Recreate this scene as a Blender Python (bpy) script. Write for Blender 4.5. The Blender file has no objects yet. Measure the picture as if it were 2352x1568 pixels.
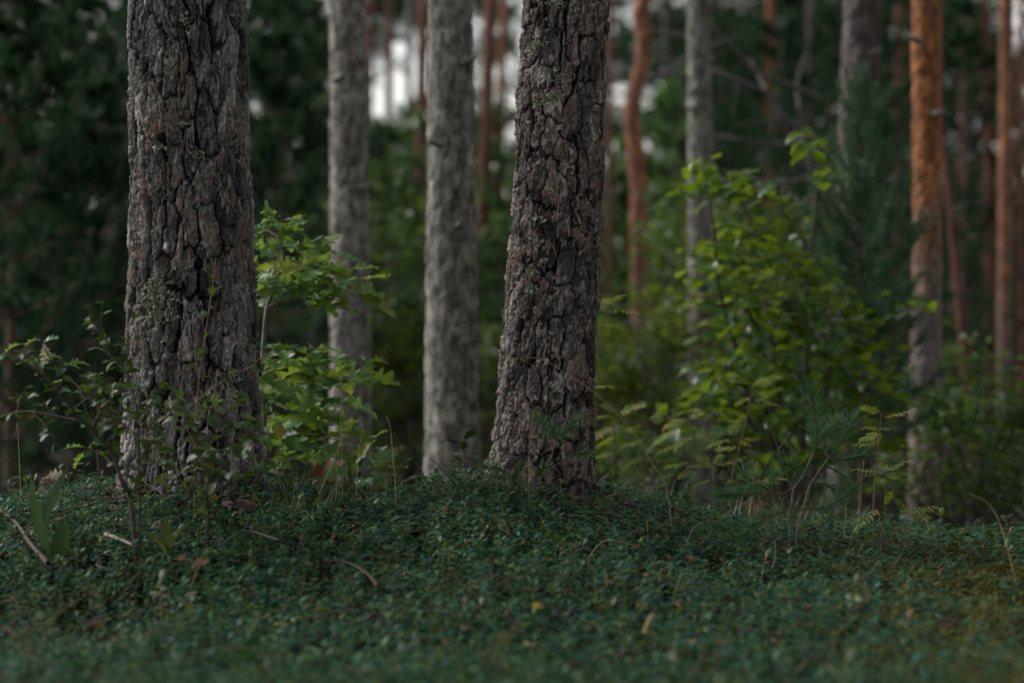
import bpy, math, random
import numpy as np
from mathutils import Vector, Matrix

S = bpy.context.scene
C = S.collection
random.seed(7)
RNG = np.random.default_rng(11)
PI = math.pi

# ------------------------------------------------------------------ camera, sky, sun, exposure
CAM_Z = 0.5
FOC = 2352 * 85 / 36.0                      # focal length in pixels of a 2352 x 1568 view
cd = bpy.data.cameras.new('camera')
cd.lens, cd.sensor_width = 85, 36
cd.clip_start, cd.clip_end = 0.1, 600
cd.dof.use_dof = True
cd.dof.focus_distance = 6.3
cd.dof.aperture_fstop = 2.1
cam = bpy.data.objects.new('camera', cd)
cam.location = (0, 0, CAM_Z)
cam.rotation_euler = (PI / 2, 0, 0)
C.objects.link(cam)
S.camera = cam

SUN_EL, SUN_AZ = math.radians(36), math.radians(-72)      # azimuth measured from +Y, negative = to the left
W = bpy.data.worlds.new('World')
S.world = W
W.use_nodes = True
wn = W.node_tree
for n in list(wn.nodes):
    wn.nodes.remove(n)
sky = wn.nodes.new('ShaderNodeTexSky')
sky.sky_type = 'NISHITA'
sky.sun_disc = False
sky.sun_elevation = SUN_EL
sky.sun_rotation = SUN_AZ
sky.air_density, sky.dust_density, sky.ozone_density = 1.0, 0.7, 1.0
hs = wn.nodes.new('ShaderNodeHueSaturation')
hs.inputs['Saturation'].default_value = 0.35
bg = wn.nodes.new('ShaderNodeBackground')
bg.inputs['Strength'].default_value = 0.085
wo = wn.nodes.new('ShaderNodeOutputWorld')
wn.links.new(sky.outputs[0], hs.inputs['Color'])
wb = wn.nodes.new('ShaderNodeMix')
wb.data_type, wb.blend_type = 'RGBA', 'MULTIPLY'
wb.inputs[0].default_value = 1
wb.inputs[7].default_value = (1.06, 1.0, .93, 1)
wn.links.new(hs.outputs[0], wb.inputs[6])
wn.links.new(wb.outputs[2], bg.inputs[0])
wn.links.new(bg.outputs[0], wo.inputs[0])

sl = bpy.data.lights.new('sun', 'SUN')
sl.energy = 1.5
sl.angle = math.radians(18)                 # overcast evening: a broad soft bright side of the sky
sl.color = (1.0, 0.97, 0.95)
sun = bpy.data.objects.new('sun', sl)
C.objects.link(sun)
sd = Vector((math.sin(SUN_AZ) * math.cos(SUN_EL), math.cos(SUN_AZ) * math.cos(SUN_EL), math.sin(SUN_EL)))
sun.rotation_euler = sd.to_track_quat('Z', 'Y').to_euler()

S.view_settings.view_transform = 'Standard'
S.view_settings.look = 'None'
S.view_settings.exposure = 1.12
S.view_settings.gamma = 1
cy = S.cycles
cy.use_denoising = True
cy.max_bounces = 5
cy.diffuse_bounces = 2
cy.glossy_bounces = 2
cy.transmission_bounces = 3
cy.transparent_max_bounces = 4
cy.caustics_reflective = cy.caustics_refractive = False
cy.sample_clamp_indirect = 4

# ------------------------------------------------------------------ helpers
def P(px, py, Y):
    """a pixel of the 2352 x 1568 view at depth Y -> world"""
    return Vector(((px - 1176) * Y / FOC, Y, CAM_Z - (py - 784) * Y / FOC))

def _h(ix, iy, k=0):
    n = (np.asarray(ix, np.int64) * 374761393 + np.asarray(iy, np.int64) * 668265263 + k * 974634777) & 0xffffffff
    n = ((n ^ (n >> 13)) * 1274126177) & 0xffffffff
    return ((n ^ (n >> 16)) & 0xffffff) / float(0xffffff)

def vnoise(u, v, k=0, per=None):
    iu, iv = np.floor(u).astype(np.int64), np.floor(v).astype(np.int64)
    fu, fv = u - iu, v - iv
    fu, fv = fu * fu * (3 - 2 * fu), fv * fv * (3 - 2 * fv)
    w = (lambda a: a % per) if per else (lambda a: a)
    a, b = _h(w(iu), iv, k), _h(w(iu + 1), iv, k)
    c, d = _h(w(iu), iv + 1, k), _h(w(iu + 1), iv + 1, k)
    return (a * (1 - fu) + b * fu) * (1 - fv) + (c * (1 - fu) + d * fu) * fv

def fbm(u, v, k=0, per=None, o=4):
    s, a, t = 0, .5, 0
    for i in range(o):
        s = s + a * vnoise(u * 2 ** i, v * 2 ** i, k + i * 17, per * 2 ** i if per else None)
        t += a
        a *= .5
    return s / t

def voronoi(u, v, k=0, per=None, jit=.85, second=False):
    """F1, F2, id hash (0..1), integer id, offset to the cell point"""
    iu, iv = np.floor(u).astype(np.int64), np.floor(v).astype(np.int64)
    f1 = np.full(u.shape, 9.)
    f2 = np.full(u.shape, 9.)
    cid = np.zeros(u.shape, np.int64)
    ox, oy = np.zeros(u.shape), np.zeros(u.shape)
    px_, py_ = np.zeros(u.shape), np.zeros(u.shape)
    c2 = np.zeros(u.shape, np.int64)
    for du in (-1, 0, 1):
        for dv in (-1, 0, 1):
            cu, cv = iu + du, iv + dv
            wu = cu % per if per else cu
            x = cu + .5 + jit * (_h(wu, cv, k) - .5) - u
            y = cv + .5 + jit * (_h(wu, cv, k + 1) - .5) - v
            d = np.sqrt(x * x + y * y)
            m = d < f1
            if second:
                m2 = ~m & (d < f2)
                px_, py_ = np.where(m, ox, np.where(m2, x, px_)), np.where(m, oy, np.where(m2, y, py_))
                c2 = np.where(m, cid, np.where(m2, wu * 100003 + cv, c2))
            f2 = np.where(m, f1, np.minimum(f2, d))
            cid = np.where(m, wu * 100003 + cv, cid)
            ox, oy = np.where(m, x, ox), np.where(m, y, oy)
            f1 = np.where(m, d, f1)
    return (f1, f2, cid, ox, oy, px_, py_, c2) if second else (f1, f2, cid, ox, oy)

def sstep(a, b, x):
    t = np.clip((x - a) / (b - a), 0, 1)
    return t * t * (3 - 2 * t)

class MB:
    """collects vertices and polygons, builds one mesh"""
    def __init__(s):
        s.V, s.F, s.n, s.attr = [], [], 0, []
    def add(s, V, F, mi=0):
        V = np.asarray(V, float).reshape(-1, 3)
        F = np.asarray(F, np.int64)
        if len(F) == 0:
            return
        s.V.append(V)
        s.F.append((F + s.n, mi))
        s.n += len(V)
    def mesh(s, name, mats, smooth=True):
        me = bpy.data.meshes.new(name)
        V = np.concatenate(s.V)
        me.vertices.add(len(V))
        me.vertices.foreach_set('co', V.astype(np.float32).ravel())
        loops = np.concatenate([f.ravel() for f, _ in s.F])
        sizes = np.concatenate([np.full(len(f), f.shape[1]) for f, _ in s.F])
        mis = np.concatenate([np.full(len(f), m) for f, m in s.F])
        me.loops.add(len(loops))
        me.loops.foreach_set('vertex_index', loops.astype(np.int32))
        me.polygons.add(len(sizes))
        me.polygons.foreach_set('loop_start', np.concatenate([[0], np.cumsum(sizes)[:-1]]).astype(np.int32))
        me.polygons.foreach_set('material_index', mis.astype(np.int32))
        me.polygons.foreach_set('use_smooth', np.full(len(sizes), smooth))
        for m in (mats if isinstance(mats, (list, tuple)) else [mats]):
            me.materials.append(m)
        me.update(calc_edges=True)
        me.validate()
        return me

def part(name, me, parent=None, M=None, kind=None):
    o = bpy.data.objects.new(name, me)
    C.objects.link(o)
    if parent is not None:
        o.parent = parent
        base = parent.get('_w', None)
    if M is not None:
        o.matrix_basis = M
    if kind:
        o['kind'] = kind
    return o

def thing(name, loc, label, cat, group=None):
    o = bpy.data.objects.new(name, None)
    o.empty_display_size = .05
    C.objects.link(o)
    o.location = loc
    o['label'], o['category'] = label, cat
    if group:
        o['group'] = group
    return o

def tag(o, label, cat, group=None):
    o['label'], o['category'] = label, cat
    if group:
        o['group'] = group
    return o

def nrm(v):
    v = np.asarray(v, float)
    return v / np.maximum(np.linalg.norm(v, axis=-1, keepdims=True), 1e-9)

def smooth_path(pts, n=5):
    """Catmull-Rom through points"""
    p = [np.asarray(q, float) for q in pts]
    if len(p) < 3:
        return np.array(p)
    p = [2 * p[0] - p[1]] + p + [2 * p[-1] - p[-2]]
    out = []
    for i in range(1, len(p) - 2):
        for j in range(n):
            t = j / n
            a, b, c, d = p[i - 1], p[i], p[i + 1], p[i + 2]
            out.append(.5 * (2 * b + (c - a) * t + (2 * a - 5 * b + 4 * c - d) * t * t + (3 * b - a - 3 * c + d) * t ** 3))
    out.append(p[-2])
    return np.array(out)

def tube(mb, pts, radii, seg=6, mi=0, rough=0, cap=True):
    pts = np.asarray(pts, float)
    n = len(pts)
    radii = np.interp(np.linspace(0, 1, n), np.linspace(0, 1, len(radii)), radii)
    T = nrm(np.gradient(pts, axis=0))
    up = np.array([0., 0, 1]) if abs(T[0][2]) < .9 else np.array([1., 0, 0])
    rows = []
    for i in range(n):
        up = nrm(up - T[i] * np.dot(up, T[i]))
        b = np.cross(T[i], up)
        a = np.linspace(0, 2 * PI, seg, endpoint=False)
        r = radii[i] * (1 + (rough * (RNG.random(seg) - .5) if rough else 0))
        rows.append(pts[i] + (np.cos(a) * r)[:, None] * up + (np.sin(a) * r)[:, None] * b)
    V = np.concatenate(rows)
    i, j = np.meshgrid(np.arange(n - 1), np.arange(seg), indexing='ij')
    q = np.stack([i * seg + j, i * seg + (j + 1) % seg, (i + 1) * seg + (j + 1) % seg, (i + 1) * seg + j], -1).reshape(-1, 4)
    mb.add(V, q, mi)
    if cap:
        mb.add(rows[-1], np.arange(seg)[None], mi)

def needles(mb, p0, d, ln, per, nl, w, rng, mi=0, amin=30, amax=62, t0=.0, lift=0., dec=.6):
    """needle triangles along many shoots at once"""
    p0, d, ln = np.asarray(p0, float).reshape(-1, 3), nrm(np.asarray(d, float).reshape(-1, 3)), np.asarray(ln, float).ravel()
    k = len(p0)
    p0, d, ln = np.repeat(p0, per, 0), np.repeat(d, per, 0), np.repeat(ln, per)
    m = len(p0)
    t = t0 + (1 - t0) * rng.random(m)
    r = nrm(np.cross(d, rng.normal(size=(m, 3))))
    al = np.radians(rng.uniform(amin, amax, m)) * (1.05 - dec * t)
    dr = nrm(d * np.cos(al)[:, None] + r * np.sin(al)[:, None] + np.array([0, 0, lift]))
    b = p0 + d * (ln * t)[:, None]
    L = nl * rng.uniform(.75, 1.15, m)
    tip = b + dr * L[:, None] + np.array([0, 0, -.04 * nl]) * rng.random(m)[:, None]
    s = nrm(np.cross(dr, rng.normal(size=(m, 3)))) * (w * .5)
    V = np.stack([b - s, b + s, tip], 1).reshape(-1, 3)
    mb.add(V, np.arange(3 * m).reshape(-1, 3), mi)

# ------------------------------------------------------------------ materials
def _mat(name):
    m = bpy.data.materials.new(name)
    m.use_nodes = True
    nt = m.node_tree
    for n in list(nt.nodes):
        nt.nodes.remove(n)
    out = nt.nodes.new('ShaderNodeOutputMaterial')
    return m, nt, out

def _n(nt, t, **kw):
    n = nt.nodes.new(t)
    for k, v in kw.items():
        if k in n.inputs:
            n.inputs[k].default_value = v
        else:
            setattr(n, k, v)
    return n

def _ramp(nt, stops):
    r = nt.nodes.new('ShaderNodeValToRGB')
    e = r.color_ramp.elements
    while len(e) < len(stops):
        e.new(.5)
    for q, (p, c) in zip(e, stops):
        q.position = p
        q.color = (*c, 1)
    return r

def leaf_mat(name, stops, rough=.45, trans=.3, tcol=(.12, .16, .02), spec=.5, vein=None):
    """per-leaf colour from the object's and the island's random number, sheen and light coming through"""
    m, nt, out = _mat(name)
    L = nt.links.new
    oi, ge = _n(nt, 'ShaderNodeObjectInfo'), _n(nt, 'ShaderNodeNewGeometry')
    ad = _n(nt, 'ShaderNodeMath', operation='ADD')
    fr = _n(nt, 'ShaderNodeMath', operation='FRACT')
    L(oi.outputs['Random'], ad.inputs[0])
    L(ge.outputs['Random Per Island'], ad.inputs[1])
    L(ad.outputs[0], fr.inputs[0])
    r = _ramp(nt, stops)
    L(fr.outputs[0], r.inputs[0])
    tc = _n(nt, 'ShaderNodeTexCoord')
    no = _n(nt, 'ShaderNodeTexNoise', Scale=60., Detail=2.)
    L(tc.outputs['Object'], no.inputs['Vector'])
    mx = _n(nt, 'ShaderNodeMix', data_type='RGBA', blend_type='MULTIPLY')
    mx.inputs[0].default_value = .35
    L(r.outputs[0], mx.inputs[6])
    L(no.outputs['Fac'], mx.inputs[7])
    p = _n(nt, 'ShaderNodeBsdfPrincipled', Roughness=rough)
    p.inputs['Specular IOR Level'].default_value = spec
    L(mx.outputs[2], p.inputs['Base Color'])
    t = _n(nt, 'ShaderNodeBsdfTranslucent')
    mt = _n(nt, 'ShaderNodeMix', data_type='RGBA', blend_type='MIX')
    mt.inputs[0].default_value = .5
    L(r.outputs[0], mt.inputs[6])
    mt.inputs[7].default_value = (*tcol, 1)
    L(mt.outputs[2], t.inputs[0])
    ms = _n(nt, 'ShaderNodeMixShader')
    ms.inputs[0].default_value = trans
    L(p.outputs[0], ms.inputs[1])
    L(t.outputs[0], ms.inputs[2])
    L(ms.outputs[0], out.inputs[0])
    return m

def plain_mat(name, c0, c1, scale=20., rough=.8, stretch=None, bump=0., spec=.3):
    m, nt, out = _mat(name)
    L = nt.links.new
    tc = _n(nt, 'ShaderNodeTexCoord')
    mp = _n(nt, 'ShaderNodeMapping')
    if stretch:
        mp.inputs['Scale'].default_value = stretch
    L(tc.outputs['Object'], mp.inputs[0])
    no = _n(nt, 'ShaderNodeTexNoise', Scale=scale, Detail=6., Roughness=.65)
    L(mp.outputs[0], no.inputs['Vector'])
    r = _ramp(nt, [(.3, c0), (.7, c1)])
    L(no.outputs['Fac'], r.inputs[0])
    p = _n(nt, 'ShaderNodeBsdfPrincipled', Roughness=rough)
    p.inputs['Specular IOR Level'].default_value = spec
    L(r.outputs[0], p.inputs['Base Color'])
    if bump:
        b = _n(nt, 'ShaderNodeBump', Strength=bump, Distance=.01)
        L(no.outputs['Fac'], b.inputs['Height'])
        L(b.outputs[0], p.inputs['Normal'])
    L(p.outputs[0], out.inputs[0])
    return m

def bark_plate_mat(name, green, warm=(1, 1, 1)):
    """close bark: each flake carries its own tone in the attribute 'tone' (weathered grey to freshly bared red)"""
    m, nt, out = _mat(name)
    L = nt.links.new
    at = _n(nt, 'ShaderNodeAttribute', attribute_name='tone')
    r = _ramp(nt, [(0, (.012, .0118, .0118)), (.3, (.05, .048, .046)), (.6, (.165, .155, .147)), (.8, (.4, .375, .35)), (.9, (.12, .085, .072)), (1, (.19, .132, .105))])
    for el in r.color_ramp.elements:
        el.color = tuple(a_ * b_ for a_, b_ in zip(el.color, (*warm, 1)))
    L(at.outputs['Fac'], r.inputs[0])
    tc = _n(nt, 'ShaderNodeTexCoord')
    mp = _n(nt, 'ShaderNodeMapping')
    mp.inputs['Scale'].default_value = (1, 1, .45)
    L(tc.outputs['Object'], mp.inputs[0])
    no = _n(nt, 'ShaderNodeTexNoise', Scale=95., Detail=5., Roughness=.7)
    L(mp.outputs[0], no.inputs['Vector'])
    r2 = _ramp(nt, [(.3, (.4, .4, .4)), (.7, (1.4, 1.4, 1.4))])
    L(no.outputs['Fac'], r2.inputs[0])
    mx = _n(nt, 'ShaderNodeMix', data_type='RGBA', blend_type='MULTIPLY')
    mx.inputs[0].default_value = 1
    L(r.outputs[0], mx.inputs[6])
    L(r2.outputs[0], mx.inputs[7])
    n2 = _n(nt, 'ShaderNodeTexNoise', Scale=14., Detail=8., Roughness=.75)
    L(tc.outputs['Object'], n2.inputs['Vector'])
    r3 = _ramp(nt, [(.56, (0, 0, 0)), (.72, (green, green, green))])
    L(n2.outputs['Fac'], r3.inputs[0])
    mg = _n(nt, 'ShaderNodeMix', data_type='RGBA', blend_type='MIX')
    L(r3.outputs[0], mg.inputs[0])
    L(mx.outputs[2], mg.inputs[6])
    mg.inputs[7].default_value = (.2, .215, .165, 1)
    b = _n(nt, 'ShaderNodeBump', Strength=.5, Distance=.003)
    L(no.outputs['Fac'], b.inputs['Height'])
    p = _n(nt, 'ShaderNodeBsdfPrincipled', Roughness=.78)
    p.inputs['Specular IOR Level'].default_value = .1
    L(mg.outputs[2], p.inputs['Base Color'])
    L(b.outputs[0], p.inputs['Normal'])
    L(p.outputs[0], out.inputs[0])
    return m

def bark_far_mat(name, low, low2, high=None, high2=None, z0=1., z1=2.):
    """pine bark: grey scales below, thin orange bark higher up"""
    m, nt, out = _mat(name)
    L = nt.links.new
    tc = _n(nt, 'ShaderNodeTexCoord')
    mp = _n(nt, 'ShaderNodeMapping')
    mp.inputs['Scale'].default_value = (1, 1, .4)
    L(tc.outputs['Object'], mp.inputs[0])
    no = _n(nt, 'ShaderNodeTexNoise', Scale=45., Detail=5., Roughness=.7)
    L(mp.outputs[0], no.inputs['Vector'])
    r = _ramp(nt, [(.34, low), (.66, low2)])
    L(no.outputs['Fac'], r.inputs[0])
    col = r.outputs[0]
    if high:
        r2 = _ramp(nt, [(.34, high), (.66, high2)])
        L(no.outputs['Fac'], r2.inputs[0])
        sx = _n(nt, 'ShaderNodeSeparateXYZ')
        L(tc.outputs['Object'], sx.inputs[0])
        n2 = _n(nt, 'ShaderNodeTexNoise', Scale=9., Detail=6., Roughness=.7)
        L(tc.outputs['Object'], n2.inputs['Vector'])
        ma = _n(nt, 'ShaderNodeMath', operation='MULTIPLY_ADD')
        L(n2.outputs['Fac'], ma.inputs[0])
        ma.inputs[1].default_value = (z1 - z0) * 2.2
        L(sx.outputs[2], ma.inputs[2])
        mr = _n(nt, 'ShaderNodeMapRange')
        mr.inputs[1].default_value = z0 + (z1 - z0) * 1.0
        mr.inputs[2].default_value = z1 + (z1 - z0) * 1.0
        L(ma.outputs[0], mr.inputs[0])
        mx = _n(nt, 'ShaderNodeMix', data_type='RGBA')
        L(mr.outputs[0], mx.inputs[0])
        L(col, mx.inputs[6])
        L(r2.outputs[0], mx.inputs[7])
        col = mx.outputs[2]
    at = _n(nt, 'ShaderNodeAttribute', attribute_name='tone')
    rt = _ramp(nt, [(.1, (.5, .48, .48)), (.45, (1, 1, 1)), (.9, (1.7, 1.68, 1.6))])
    L(at.outputs['Fac'], rt.inputs[0])
    mt = _n(nt, 'ShaderNodeMix', data_type='RGBA', blend_type='MULTIPLY')
    mt.inputs[0].default_value = 1
    L(col, mt.inputs[6])
    L(rt.outputs[0], mt.inputs[7])
    col = mt.outputs[2]
    p = _n(nt, 'ShaderNodeBsdfPrincipled', Roughness=.85)
    p.inputs['Specular IOR Level'].default_value = .25
    L(col, p.inputs['Base Color'])
    b = _n(nt, 'ShaderNodeBump', Strength=.6, Distance=.01)
    L(no.outputs['Fac'], b.inputs['Height'])
    L(b.outputs[0], p.inputs['Normal'])
    L(p.outputs[0], out.inputs[0])
    return m

M = {}
M['bark_a'] = bark_plate_mat('bark_weathered', .6)
M['bark_b'] = bark_plate_mat('bark_flaking', .3, (1.1, .995, .985))
M['bark_grey'] = bark_far_mat('bark_grey_scales', (.042, .04, .037), (.285, .272, .235))
M['bark_dark'] = bark_far_mat('bark_dark_grey', (.05, .043, .042), (.14, .12, .115))
M['bark_orange'] = bark_far_mat('bark_orange_above', (.13, .11, .1), (.28, .24, .22), (.16, .065, .03), (.36, .15, .06), .95, 1.7)
M['bark_red'] = bark_far_mat('bark_red_brown', (.09, .036, .026), (.2, .09, .065))
M['bark_copper'] = bark_far_mat('bark_copper', (.085, .065, .058), (.17, .135, .118), (.15, .063, .036), (.31, .14, .078), .8, 1.7)
M['bark_young'] = plain_mat('bark_young', (.06, .042, .034), (.14, .1, .075), 40, .85)
M['twig'] = plain_mat('twig_wood', (0.035, 0.0266, 0.021), (0.091, 0.07, 0.056), 60, .8)
M['stem_pale'] = plain_mat('pale_stem', (.09, .085, .078), (.19, .18, .16), 60, .7)
M['stem_red'] = plain_mat('reddish_stem', (.09, .045, .03), (.16, .09, .06), 60, .6)
M['shoot_wood'] = plain_mat('pine_shoot_wood', (0.091, 0.056, 0.0315), (0.168, 0.119, 0.077), 60, .7)
M['dead_wood'] = plain_mat('bare_dead_wood', (0.06, 0.054, 0.051), (0.144, 0.132, 0.123), 30, .85)
M['straw'] = plain_mat('dry_grass_straw', (.25, .18, .09), (.42, .33, .18), 90, .6)
M['pale_wood'] = plain_mat('peeled_stick', (0.16, 0.128, 0.104), (0.288, 0.248, 0.208), 50, .7)
M['litter'] = plain_mat('brown_bark_litter', (0.042, 0.0266, 0.0224), (0.098, 0.063, 0.0525), 60, .8)
M['soil'] = plain_mat('moss_and_soil', (0.0038, 0.0042, 0.0025), (0.0105, 0.0115, 0.0052), 9, .95, bump=.6, spec=0.)
M['moss'] = plain_mat('moss_yellow_green', (.07, .075, .015), (.17, .16, .04), 70, .9, bump=.5)
M['lichen'] = leaf_mat('lichen_grey_green', [(0, (0.2214, 0.238, 0.1827)), (.5, (0.3321, 0.3487, 0.2657)), (1, (0.4207, 0.4317, 0.3321))], .9, 0., spec=.1)
M['berry'] = plain_mat('red_berry', (0.1008, 0.0034, 0.0067), (0.1792, 0.0084, 0.0112), 200, .25, spec=.6)
M['lingon'] = leaf_mat('lingonberry_leaf', [(0, (0.0079, 0.0512, 0.0321)), (.4, (0.0168, 0.0907, 0.0518)), (.75, (0.0357, 0.1388, 0.0685)), (.92, (0.0944, 0.1814, 0.0466)), (1, (0.1221, 0.0853, 0.026))], .5, .24, (0.0554, 0.1601, 0.0363), .22)
M['lingon_stem'] = plain_mat('lingonberry_stem', (.12, .12, .035), (.22, .18, .06), 80, .7)
M['undergrowth'] = leaf_mat('undergrowth_leaf', [(0, (0.0098, 0.0221, 0.0108)), (.6, (0.0171, 0.0367, 0.0147)), (1, (0.0343, 0.049, 0.0147))], .5, .25, (0.0294, 0.049, 0.0098))
M['oak'] = leaf_mat('oak_leaf', [(0, (0.066, 0.1716, 0.0528)), (.5, (0.0923, 0.2178, 0.066)), (.85, (0.1451, 0.2639, 0.0727)), (1, (0.2904, 0.3035, 0.0396))], .42, .42, (0.3167, 0.4223, 0.0159), .6)
M['oak_pale'] = leaf_mat('withered_oak_leaf', [(0, (.45, .44, .34)), (1, (.55, .52, .42))], .6, .3, (.4, .4, .25))
M['oak_brown'] = leaf_mat('brown_dead_leaf', [(0, (0.21, 0.133, 0.077)), (1, (0.294, 0.196, 0.119))], .7, .2, (0.21, 0.105, 0.042))
M['hazel'] = leaf_mat('broad_leaf', [(0, (0.0284, 0.0854, 0.0228)), (.45, (0.0683, 0.1537, 0.0284)), (.85, (0.1366, 0.2277, 0.0342)), (1, (0.2277, 0.2732, 0.0455))], .34, .45, (0.2732, 0.3758, 0.0091), .6)
M['shrub'] = leaf_mat('small_shrub_leaf', [(0, (0.0324, 0.0743, 0.0146)), (.6, (0.0486, 0.099, 0.0194)), (.93, (0.0729, 0.1237, 0.0243)), (1, (0.162, 0.099, 0.0243))], .5, .35, (0.081, 0.1386, 0.0081))
M['shrub_light'] = leaf_mat('sapling_leaf', [(0, (0.0425, 0.085, 0.0255)), (.6, (0.0595, 0.1105, 0.0382)), (.95, (0.085, 0.1275, 0.034)), (1, (0.2125, 0.1105, 0.0425))], .5, .35, (0.102, 0.153, 0.017))
M['rowan'] = leaf_mat('rowan_leaf', [(0, (0.154, 0.2466, 0.0359)), (.6, (0.2156, 0.296, 0.0493)), (.92, (0.308, 0.3618, 0.0628)), (1, (0.462, 0.2631, 0.0359))], .5, .4, (0.3696, 0.4276, 0.0269))
M['lily'] = leaf_mat('lily_leaf', [(0, (.04, .09, .03)), (1, (.06, .12, .035))], .45, .35, (.1, .18, .02))
M['lily_light'] = leaf_mat('may_lily_leaf', [(0, (0.06, 0.096, 0.018)), (1, (0.09, 0.12, 0.024))], .45, .4, (0.12, 0.156, 0.018))
M['needle'] = leaf_mat('pine_needle', [(0, (0.0529, 0.1642, 0.0655)), (.6, (0.0832, 0.2326, 0.0857)), (1, (0.1663, 0.301, 0.0706))], .36, .25, (0.0756, 0.1368, 0.0302))
M['needle_young'] = leaf_mat('young_pine_needle', [(0, (0.0339, 0.122, 0.0531)), (.6, (0.0599, 0.1693, 0.0728)), (1, (0.1193, 0.2304, 0.077))], .5, .15, (0.0681, 0.122, 0.0342))
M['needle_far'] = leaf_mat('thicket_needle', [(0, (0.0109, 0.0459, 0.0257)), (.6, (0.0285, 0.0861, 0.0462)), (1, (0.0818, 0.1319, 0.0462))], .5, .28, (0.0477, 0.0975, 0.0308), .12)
M['needle_mid'] = leaf_mat('thicket_needle_lit_colour', [(0, (0.0495, 0.143, 0.0715)), (.6, (0.0935, 0.22, 0.099)), (1, (0.22, 0.308, 0.066))], .45, .4, (0.176, 0.297, 0.055))  # brighter copy of the thicket needles; sunlight put into the colour
M['yellow_leaf'] = leaf_mat('yellow_fallen_leaf', [(0, (.55, .38, .03)), (1, (.6, .42, .05))], .6, .3, (.5, .35, .03))
M['grass'] = leaf_mat('grass_blade', [(0, (.03, .065, .02)), (.7, (.05, .095, .03)), (1, (.12, .13, .05))], .5, .3, (.1, .16, .02))
M['heather'] = leaf_mat('heather_flower', [(0, (.3, .12, .3)), (1, (.42, .2, .38))], .7, .3, (.3, .12, .3))
M['bracken'] = leaf_mat('rusty_bracken', [(0, (0.165, 0.0495, 0.0165)), (1, (0.22, 0.0825, 0.0275))], .7, .3, (0.1925, 0.055, 0.0165))

# ------------------------------------------------------------------ ground
CX = np.array([-400, -150, 0, 150, 300, 450, 600, 700, 800, 900, 950, 1000, 1060, 1150, 1250, 1350, 1450, 1560, 1620, 1700, 1800, 1900, 2000, 2100, 2200, 2352, 2700])
CY = np.array([1190, 1175, 1160, 1125, 1112, 1115, 1112, 1130, 1145, 1152, 1138, 1108, 1092, 1092, 1110, 1128, 1148, 1178, 1200, 1214, 1220, 1216, 1222, 1234, 1242, 1250, 1265])
CXW, CZW = (CX - 1176) * 6.5 / FOC, CAM_Z - (CY - 784) * 6.5 / FOC
def top_z(x, y):
    """height of the top of the dwarf-shrub layer"""
    x, y = np.asarray(x, float), np.asarray(y, float)
    c = np.interp(x * 6.5 / np.clip(y, 5.5, 7.5), CXW, CZW)
    near = -.065 + .05 * (fbm(x * 1.6 + 40, y * 1.6 + 9, 3, o=2) - .5) + .02 * np.clip(x, -2, 2)
    t = sstep(4.5, 6.35, y)
    v = near * (1 - t) + c * t
    t2 = sstep(6.75, 9.0, y)
    v = v * (1 - t2) + (-.30) * t2
    v = v + .035 * (fbm(x * 4 + 7, y * 4 + 3, 5, o=2) - .5) * sstep(60, 20, y)
    return v + .02 * sstep(25, 120, y) * (y - 25)*.3
COVER = .095
def gz(x, y):
    return top_z(x, y) - COVER
def gzf(x, y):
    return float(gz(np.array([x]), np.array([y]))[0])

def G(px, py, up=0.):
    """the point where a pixel's ray first meets the shrub layer"""
    Y = np.arange(2.6, 8., .02)
    z = CAM_Z - (py - 784) * Y / FOC
    hit = np.nonzero(z <= top_z((px - 1176) * Y / FOC, Y))[0]
    p = P(px, py, float(Y[hit[0]]) if len(hit) else 6.6)
    p.z += up
    return p
def GY(px, py, hi=6.6):
    return min(hi, G(px, py).y)

xs = np.concatenate([np.linspace(-90, -12, 20), np.linspace(-10, -3, 24), np.linspace(-2.8, 2.8, 113), np.linspace(3, 10, 24), np.linspace(12, 90, 20)])
ys = np.concatenate([np.linspace(-40, 1, 16), np.linspace(1.5, 10, 150), np.linspace(10.3, 25, 50), np.linspace(26, 140, 50)])
gx, gy = np.meshgrid(xs, ys)
gv = np.stack([gx, gy, gz(gx, gy)], -1).reshape(-1, 3)
i, j = np.meshgrid(np.arange(len(ys) - 1), np.arange(len(xs) - 1), indexing='ij')
w_ = len(xs)
gq = np.stack([i * w_ + j, i * w_ + j + 1, (i + 1) * w_ + j + 1, (i + 1) * w_ + j], -1).reshape(-1, 4)
mb = MB()
mb.add(gv, gq)
ground = part('ground', mb.mesh('ground', M['soil']), kind='structure')

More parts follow.
